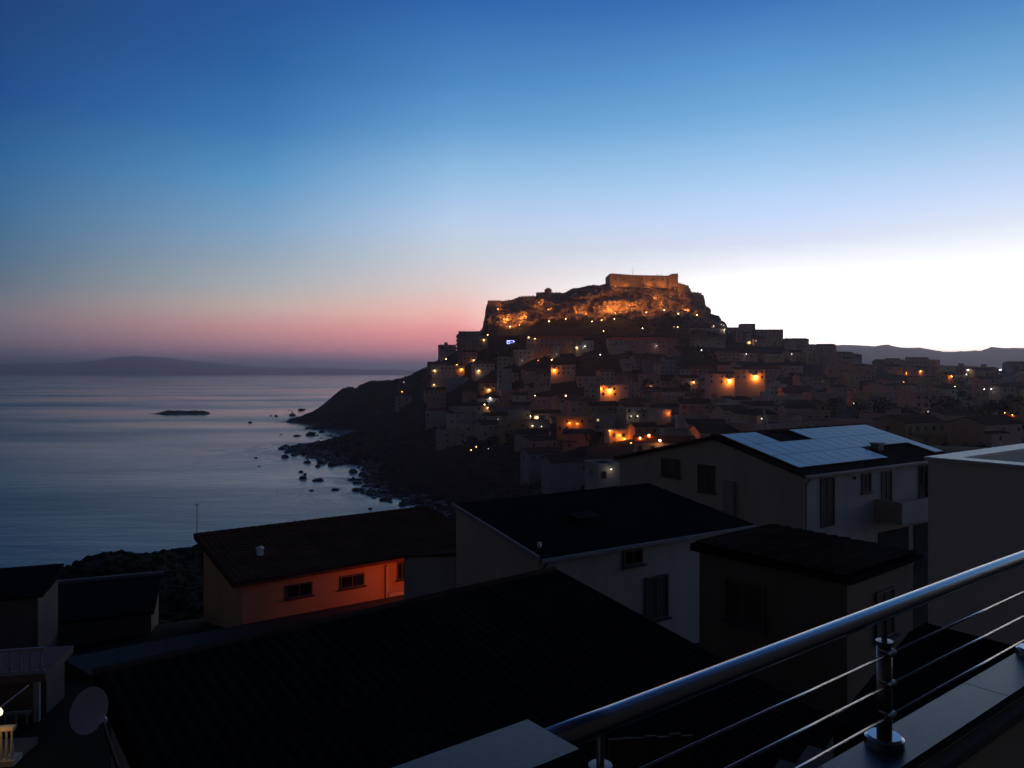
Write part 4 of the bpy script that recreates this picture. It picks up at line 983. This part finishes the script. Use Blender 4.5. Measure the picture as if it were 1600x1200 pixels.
# satellite dish
e = empty('satellite_dish', (-4.9, 9.05, 44.6), 0, 'round pale satellite dish on a thin pole at the left edge of the dark roof', 'satellite dish')
dish = MB(); prof = [(0.001, 0.0), (0.10, 0.006), (0.2, 0.024), (0.28, 0.05), (0.33, 0.072), (0.335, 0.072), (0.33, 0.066), (0.28, 0.043), (0.2, 0.017), (0.001, -0.01)]
dish.lathe(prof, 36); o = dish.build('reflector', M['dish'], e, True); o.location = (-0.02, -0.06, 1.42); o.rotation_euler = (R(66), R(8), R(-14)); o.scale = (0.72, 0.77, 0.72)
b = MB(); b.tube((0.30, 0.05, -3), (0.26, 0.05, 0.6), 0.022, n=8); b.tube((0.26, 0.05, 0.6), (0.0, 0.05, 1.38), 0.02, n=8); b.build('pole', M['shutter'], e)
b = MB(); b.tube((0.06, -0.12, 1.25), (0.32, -0.40, 1.46), 0.009, n=6); b.build('feed_arm', M['darksteel'], e)
b = MB(); b.tube((0.33, -0.41, 1.46), (0.28, -0.34, 1.46), 0.025, 0.018, 8); b.build('receiver', M['dish'], e)

# ------------------------------------------------------------------ balcony, parapet and steel railing
U = Vector((0.79, 0.613, 0)); U.normalize(); Nn = Vector((-U.y, U.x, 0))
ANG = math.atan2(U.y, U.x)
P1 = Vector((1.052, 2.17, 48.94))
par = empty('parapet', P1, ANG, 'grey granite topped balcony parapet carrying the steel railing', 'parapet')
for i in range(5):
    x0 = -1.15 + i * 0.8 if i else -1.15
    b = MB(); b.box(-1.15 + i * 0.9, -0.085, -0.03, -1.15 + (i + 1) * 0.9 - 0.004, 0.05, 0.0); b.build('slab', M['granite'], par)
b = MB(); b.box(-1.15, -0.075, -0.9, 3.3, 0.03, -0.032); b.build('wall', M['beige'], par)
b = MB(); b.box(-1.15, -0.115, -0.075, 3.3, -0.076, -0.045); b.build('ledge', M['path'], par)
b = MB(); b.prism([(-4, -6), (12, -6), (12, 8), (3, 2.6)], 47.7, 47.95); 
hp = empty('end_wall', (0.114, 1.30, 49.36), ANG, 'thick granite topped wall end where the steel handrail begins', 'wall')
b = MB(); b.box(-1.9, 0.0, -0.04, 0.0, 0.139, 0.0); b.build('slab', M['granite'], hp)
b = MB(); b.box(-1.9, 0.008, -1.4, -0.008, 0.131, -0.042); b.build('wall', M['beige'], hp)
fl = MB(); a = hp.location
def loc(u, v, z): return P1 + U * u + Nn * v + Vector((0, 0, z))
q = [loc(-3, -0.12, 0), loc(4, -0.12, 0), loc(4, -4, 0), loc(-3, -4, 0)]
fl.prism([(p.x, p.y) for p in q][::-1], 47.85, 48.05); o = fl.build('balcony_floor', M['road']); o['kind'] = 'structure'

own = empty('own_house', P1, ANG, 'unseen rendered house wall standing behind the balcony where the viewer stands', 'house')  # house out of view, set close and tall to block sky and darken the railing
b = MB(); b.box(-6, -4.6, -9, 8, -2.1, 5.6); b.build('wall', M['brown'], own)
b = MB(); b.box(-6.3, -4.8, 5.603, 8.3, -1.6, 5.78); b.build('roof', M['tile_old'], own)
RL = empty('railing', P1, ANG, 'polished steel railing with round handrail and three thin bars', 'railing')
def sweep(b, pts, r, n=16):
    pts = [Vector(p) for p in pts]; vs = []; fs = []
    for i, p in enumerate(pts):
        d = (pts[min(i + 1, len(pts) - 1)] - pts[max(i - 1, 0)]).normalized()
        s_ = d.cross(Vector((0, 0, 1))).normalized(); u_ = s_.cross(d)
        for k in range(n):
            t_ = 2 * math.pi * k / n; vs.append(p + s_ * (r * math.cos(t_)) + u_ * (r * math.sin(t_)))
    for i in range(len(pts) - 1):
        for k in range(n): fs.append((i*n+k, i*n+(k+1)%n, (i+1)*n+(k+1)%n, (i+1)*n+k))
    fs.append(tuple(range(n - 1, -1, -1))); fs.append(tuple((len(pts) - 1) * n + k for k in range(n)))
    b.add(vs, fs)
HR = 0.38
b = MB(); sweep(b, [(-1.26, 0.0, HR)] + [(0.1 * i - 1.2, 0, HR) for i in range(1, 18)] + [(0.60, 0, HR), (0.9, -0.002, HR), (1.3, -0.008, HR), (2.6, -0.03, HR)], 0.0235, 28)
b.build('handrail', M['steel'], RL, True)
ZB = (0.270, 0.184, 0.098)
for k, px_ in enumerate((-1.115, 0.0, 1.115)):
    post = MB(); post.tube((px_, 0, 0.0), (px_, 0, 0.285), 0.0205, n=20); po = post.build('post', M['shaded_steel'], RL, True)
    b = MB(); b.lathe([(0.0, 0.0), (0.0235, 0.0), (0.0235, 0.012), (0.0, 0.013)], 20, (px_, 0, 0.285)); b.build('cap', M['shaded_steel'], po)
    b = MB(); b.tube((px_, 0, 0.296), (px_, 0, HR - 0.023), 0.008, n=12); b.build('stem', M['darksteel'], po)
    b = MB(); b.lathe([(0.0, 0.030), (0.044, 0.030), (0.052, 0.024), (0.053, 0.0), (0.0, 0.0)], 32, (px_, 0, 0.0015)); b.build('flange', M['steel'], po)
    for z in ZB:
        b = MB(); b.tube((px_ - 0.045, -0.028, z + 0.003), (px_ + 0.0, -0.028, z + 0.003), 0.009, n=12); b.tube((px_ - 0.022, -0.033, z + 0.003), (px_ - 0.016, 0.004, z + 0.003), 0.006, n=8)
        b.build('bar_holder', M['shaded_steel'], po)
for z in ZB:
    for x0, x1 in ((-1.115, 0.0), (0.0, 1.115), (1.115, 2.4)):
        b = MB(); b.tube((x0 + 0.004, -0.028, z + 0.003), (x1 - 0.03, -0.028, z + 0.003), 0.0036, n=10); b.build('bar', M['steel'], RL, True)

# plank gate in the yard below the railing
e = empty('wooden_gate', (1.0, 7.9, 44.2), R(8), 'weathered brown plank gate in the yard below the railing', 'gate')
for i in range(7):
    b = MB(); b.box(i * 0.13, 0, 0, i * 0.13 + 0.122, 0.03, 2.0 + 0.02 * math.sin(i * 3)); b.build('plank', M['wood'], e)

# ------------------------------------------------------------------ haze
b = MB(); b.box(-46000, -3500, -8, 32000, 46500, 305)
hz = bpy.data.materials.new('haze'); hz.use_nodes = True; hz.node_tree.nodes.clear()
ho = hz.node_tree.nodes.new('ShaderNodeOutputMaterial'); hv = hz.node_tree.nodes.new('ShaderNodeVolumePrincipled')
hv.inputs['Color'].default_value = (1.0, 0.84, 0.88, 1); hv.inputs['Density'].default_value = 0.00015; hv.inputs['Anisotropy'].default_value = 0.65
hz.node_tree.links.new(hv.outputs[0], ho.inputs['Volume'])
o = b.build('haze', hz); o['kind'] = 'stuff'

# ------------------------------------------------------------------ town lights (placed where they stand: just in front of the wall or slope they light)
bpy.context.view_layer.update()
dg = bpy.context.evaluated_depsgraph_get()
eye = Vector((0, 0, EYE))
from mathutils.bvhtree import BVHTree
def world_bvh():
    V_ = []; F_s = []
    cache = {}
    for ob in SC.objects:
        if ob.type != 'MESH' or ob.name.startswith(('haze', 'sea', 'far_plain')): continue
        mw = np.array(ob.matrix_world); me = ob.data
        n = len(me.vertices); co = np.empty(n * 3, np.float32); me.vertices.foreach_get('co', co); co = co.reshape(-1, 3)
        co = co @ mw[:3, :3].T + mw[:3, 3]
        b0 = len(V_); V_.extend(map(tuple, co)); F_s.extend([tuple(b0 + i for i in p.vertices) for p in me.polygons])
    return BVHTree.FromPolygons(V_, F_s)
BV = world_bvh()
def hit(px, py):
    t_ = at(px, py, 1.0) - eye
    r_ = BV.ray_cast(eye + t_.normalized() * 60, t_.normalized(), 2000)
    return r_[0], r_[1]
LIST = [  # px, py, colour, watt, size, kind
 (678,545,'w',4,.30,'s'),(697,561,'y',90,.45,'w'),(740,563,'y',60,.4,'w'),(679,579,'y',40,.4,'w'),(678,601,'y',22,.3,'w'),(631,597,'w',25,.4,'s'),(628,612,'o',60,.2,'s'),(721,577,'o',170,.4,'w'),(714,570,'o',60,.2,'w'),(748,579,'y',120,.4,'w'),
 (762,523,'y',160,.4,'s'),(756,531,'y',60,.35,'w'),(826,527,'y',70,.4,'s'),(836,529,'y',25,.3,'s'),(901,543,'y',45,.6,'w'),(914,541,'c',10,.3,'s'),(938,554,'c',12,.33,'s'),(862,562,'y',150,.4,'w'),(841,563,'o',90,.15,'w'),(866,578,'o',420,.4,'w'),
 (764,609,'y',160,.45,'w'),(766,622,'c',70,.5,'w'),(757,632,'y',70,.35,'w'),(762,637,'y',60,.3,'w'),(836,618,'y',100,.3,'w'),(829,650,'y',80,.6,'w'),(839,652,'y',110,.65,'w'),(884,618,'y',50,.45,'w'),(943,517,'y',30,.3,'s'),(1004,513,'y',30,.35,'s'),(1059,511,'y',30,.33,'s'),
 (1026,540,'p',40,.35,'s'),(1096,547,'c',14,.35,'s'),(1084,597,'y',70,.4,'w'),(1017,603,'y',16,.15,'w'),(953,609,'o',1050,.7,'w'),(940,607,'o',300,.2,'w'),(1140,594,'o',1300,.8,'w'),(1181,588,'o',1200,.8,'w'),(1171,535,'y',60,.5,'w'),(1166,553,'c',8,.25,'s'),(1237,553,'w',14,.4,'s'),
 (1115,509,'w',25,.35,'s'),(1127,507,'w',10,.25,'s'),(1131,508,'w',10,.25,'s'),(1132,515,'w',60,.3,'w'),(986,650,'w',8,.25,'s'),(996,650,'w',12,.3,'s'),(890,661,'o',90,.22,'w'),(902,662,'o',60,.15,'w'),(952,673,'o',200,.2,'w'),(968,680,'o',160,.2,'w'),(976,686,'o',160,.2,'w'),(986,692,'o',60,.15,'w'),
 (1000,684,'o',300,.3,'w'),(1014,680,'o',420,.35,'w'),(1031,688,'y',45,.4,'s'),(1046,645,'o',60,.1,'w'),(832,665,'y',12,.3,'s'),(846,666,'w',8,.28,'s'),(744,698,'o',26,.2,'s'),(736,703,'y',8,.2,'s'),(763,701,'w',6,.22,'s'),
 (1439,580,'o',120,.3,'w'),(1416,583,'o',50,.2,'w'),(1412,597,'o',160,.15,'w'),(1487,588,'o',40,.4,'s'),(1492,604,'y',110,.3,'w'),(1512,578,'c',40,.5,'s'),(1510,585,'c',12,.3,'s'),(1563,578,'c',80,.75,'s'),(1538,608,'c',8,.28,'s'),(1549,608,'c',8,.28,'s'),
 (1334,630,'w',5,.26,'s'),(1450,643,'w',4,.22,'s'),(1570,645,'o',40,.12,'w'),(1582,648,'o',60,.1,'w'),(911,543,'w',3,.2,'s'),(870,553,'w',3,.2,'s'),(816,563,'w',5,.2,'s'),(955,733,'w',6,.2,'w'),
 (778,655,'w',3,.18,'s'),(1190,654,'w',3,.2,'s'),(1053,511,'y',6,.15,'s')]
LC_ = {'o': (ORANGE, 'lamp_orange', 'orange'), 'y': (WARM, 'lamp_yellow', 'warm yellow'), 'w': ((1, .88, .72), 'lamp_dim', 'whitish'), 'c': (COOL, 'lamp_white', 'cool white'), 'p': ((1, .6, .5), 'lamp_dim', 'pink white')}
LM = {}
def lens_mesh(c, w_):
    k = (c, w_)
    if k not in LM:
        b = MB(); b.lathe([(0.01, -1), (0.7, -0.6), (1, 0), (0.8, 0.45), (0.1, 0.6)], 10); LM[k] = b.mesh('lens', M[LC_[c][1]], True)
    return LM[k]
hd = MB(); hd.lathe([(0.9, 0.5), (1.1, 0.55), (0.5, 0.9), (0.05, 1.0)], 10); HEADM = hd.mesh('lamp_hood', M['darksteel'])
LIST.sort()
band = {}
for (px, py, c, wt, sz, kd) in LIST:
    h, n = hit(px, py)
    if h is None:
        h = at(px, py, 600); n = Vector((0, -1, 0))
    back = (1.0 if c == 'o' else 0.9) if kd == 'w' else 2.0
    dr = (h - eye).normalized()
    p = h - dr * back
    bn = 'upper' if py < 575 else ('middle' if py < 625 else 'lower')
    kk = (c, kd, bn); i_ = band.get(kk, 0); band[kk] = i_ + 1
    if kd == 'w':
        e = empty('wall_lamp', p, 0, '%s wall lamp glowing, %s from left of its colour in the %s town' % (LC_[c][2], ordinal(i_), bn), 'lamp', 'wall lamps in the town')
        b = MB(); b.tube((0, 0, sz * 0.6), tuple((h + dr * 0.2 - p)), 0.05, n=6); b.build('bracket', M['darksteel'], e)
    else:
        e = empty('street_lamp', p, 0, '%s street lamp shining, %s from left of its colour in the %s town' % (LC_[c][2], ordinal(i_), bn), 'street lamp', 'street lamps in the town')
        dn = BV.ray_cast(p - Vector((0, 0, 0.6)), Vector((0, 0, -1)), 60)
        zz = (dn[0].z - p.z) if dn[0] is not None else -6
        b = MB(); b.tube((0.25, 0.1, zz - 0.3), (0.25, 0.1, sz), 0.10, 0.07, 7); b.tube((0.25, 0.1, sz), (0, 0, sz + 0.05), 0.06, n=6); b.build('pole', M['darksteel'], e)
    sz *= 0.8
    o = link('lens', lens_mesh(c, 0), e); o.scale = (sz, sz, sz)
    o = link('lamp_hood', HEADM, e); o.scale = (sz, sz, sz)
    point('lamp_light', (0, -0.02, -sz * 1.25), wt * (1.5 if wt > 1000 else 2.2 if c == 'o' else 1.8), LC_[c][0], 0.15, e)

# castle floodlights
FL_ = [(790,492,700),(797,505,500),(815,488,900),(812,503,300),(857,478,260),(858,497,330),(884,493,240),(905,478,420),(925,497,220),(915,486,240),(935,474,1500),(940,495,200),(950,474,700),(962,471,1500),(960,493,220),(962,484,300),(985,470,500),(1010,483,260),(1000,470,240),
       (1033,468,300),(1038,479,320),(1052,482,160),(1060,485,60),(1072,478,260),(1081,474,120),(1089,487,80),(1092,471,60),(962,443,120),(978,441,90),(1014,441,130),(1034,440,130),(1055,446,300),(778,478,200),(842,468,240),(1024,456,300),(1048,458,260)]
FL_.sort()
VIS = {(797,505),(858,497),(884,493),(925,497),(940,495),(960,493),(1010,483),(1089,487),(1060,485),(1038,479)}
for i_, (px, py, wt) in enumerate(FL_):
    h, n = hit(px, py)
    if h is None: continue
    dr = (h - eye).normalized(); p = h - dr * (6.5 if wt > 200 else 2.5) + Vector((0, 0, -2.4))
    e = empty('floodlight', p, 0, 'orange floodlight lighting the castle rock, %s from the left' % ordinal(i_), 'floodlight', 'floodlights on the castle rock')
    o = link('lens', lens_mesh('y', 0), e); s_ = 0.30 if (px, py) in VIS else 0.06; o.scale = (s_, s_, s_)
    b = MB(); b.tube((0, 0.1, -3.5), (0, 0.1, -s_), 0.05, n=6); b.build('stand', M['darksteel'], e)
    point('flood_light', (0, 0, s_ * 0.9), wt * (5.2 if wt > 200 else 4), (1.0, 0.33, 0.06), 0.25, e)

# blue light outline under the castle
h, n = hit(799, 535)
p = h - (h - eye).normalized() * 1.0
e = empty('light_sign', p, 0, 'blue white light outline of a low car shape on the slope under the castle', 'light decoration')
def tb_(pts, nm):
    b = MB()
    for a_, c_ in zip(pts[:-1], pts[1:]): b.tube((a_[0], 0, a_[1]), (c_[0], 0, c_[1]), 0.16, n=6)
    b.build(nm, M['blue_led'], e)
tb_([(-3.2,-0.9),(-3.2,1.3),(1.6,1.3),(1.6,-0.4)], 'light_tube'); tb_([(-3.2,-0.9),(-1.2,-0.9),(-1.2,0.6),(-3.0,0.6)], 'light_tube'); tb_([(0.2,-0.9),(0.2,-0.2),(3.0,-0.9)], 'light_tube'); tb_([(1.6,1.3),(3.1,-0.2)], 'light_tube')
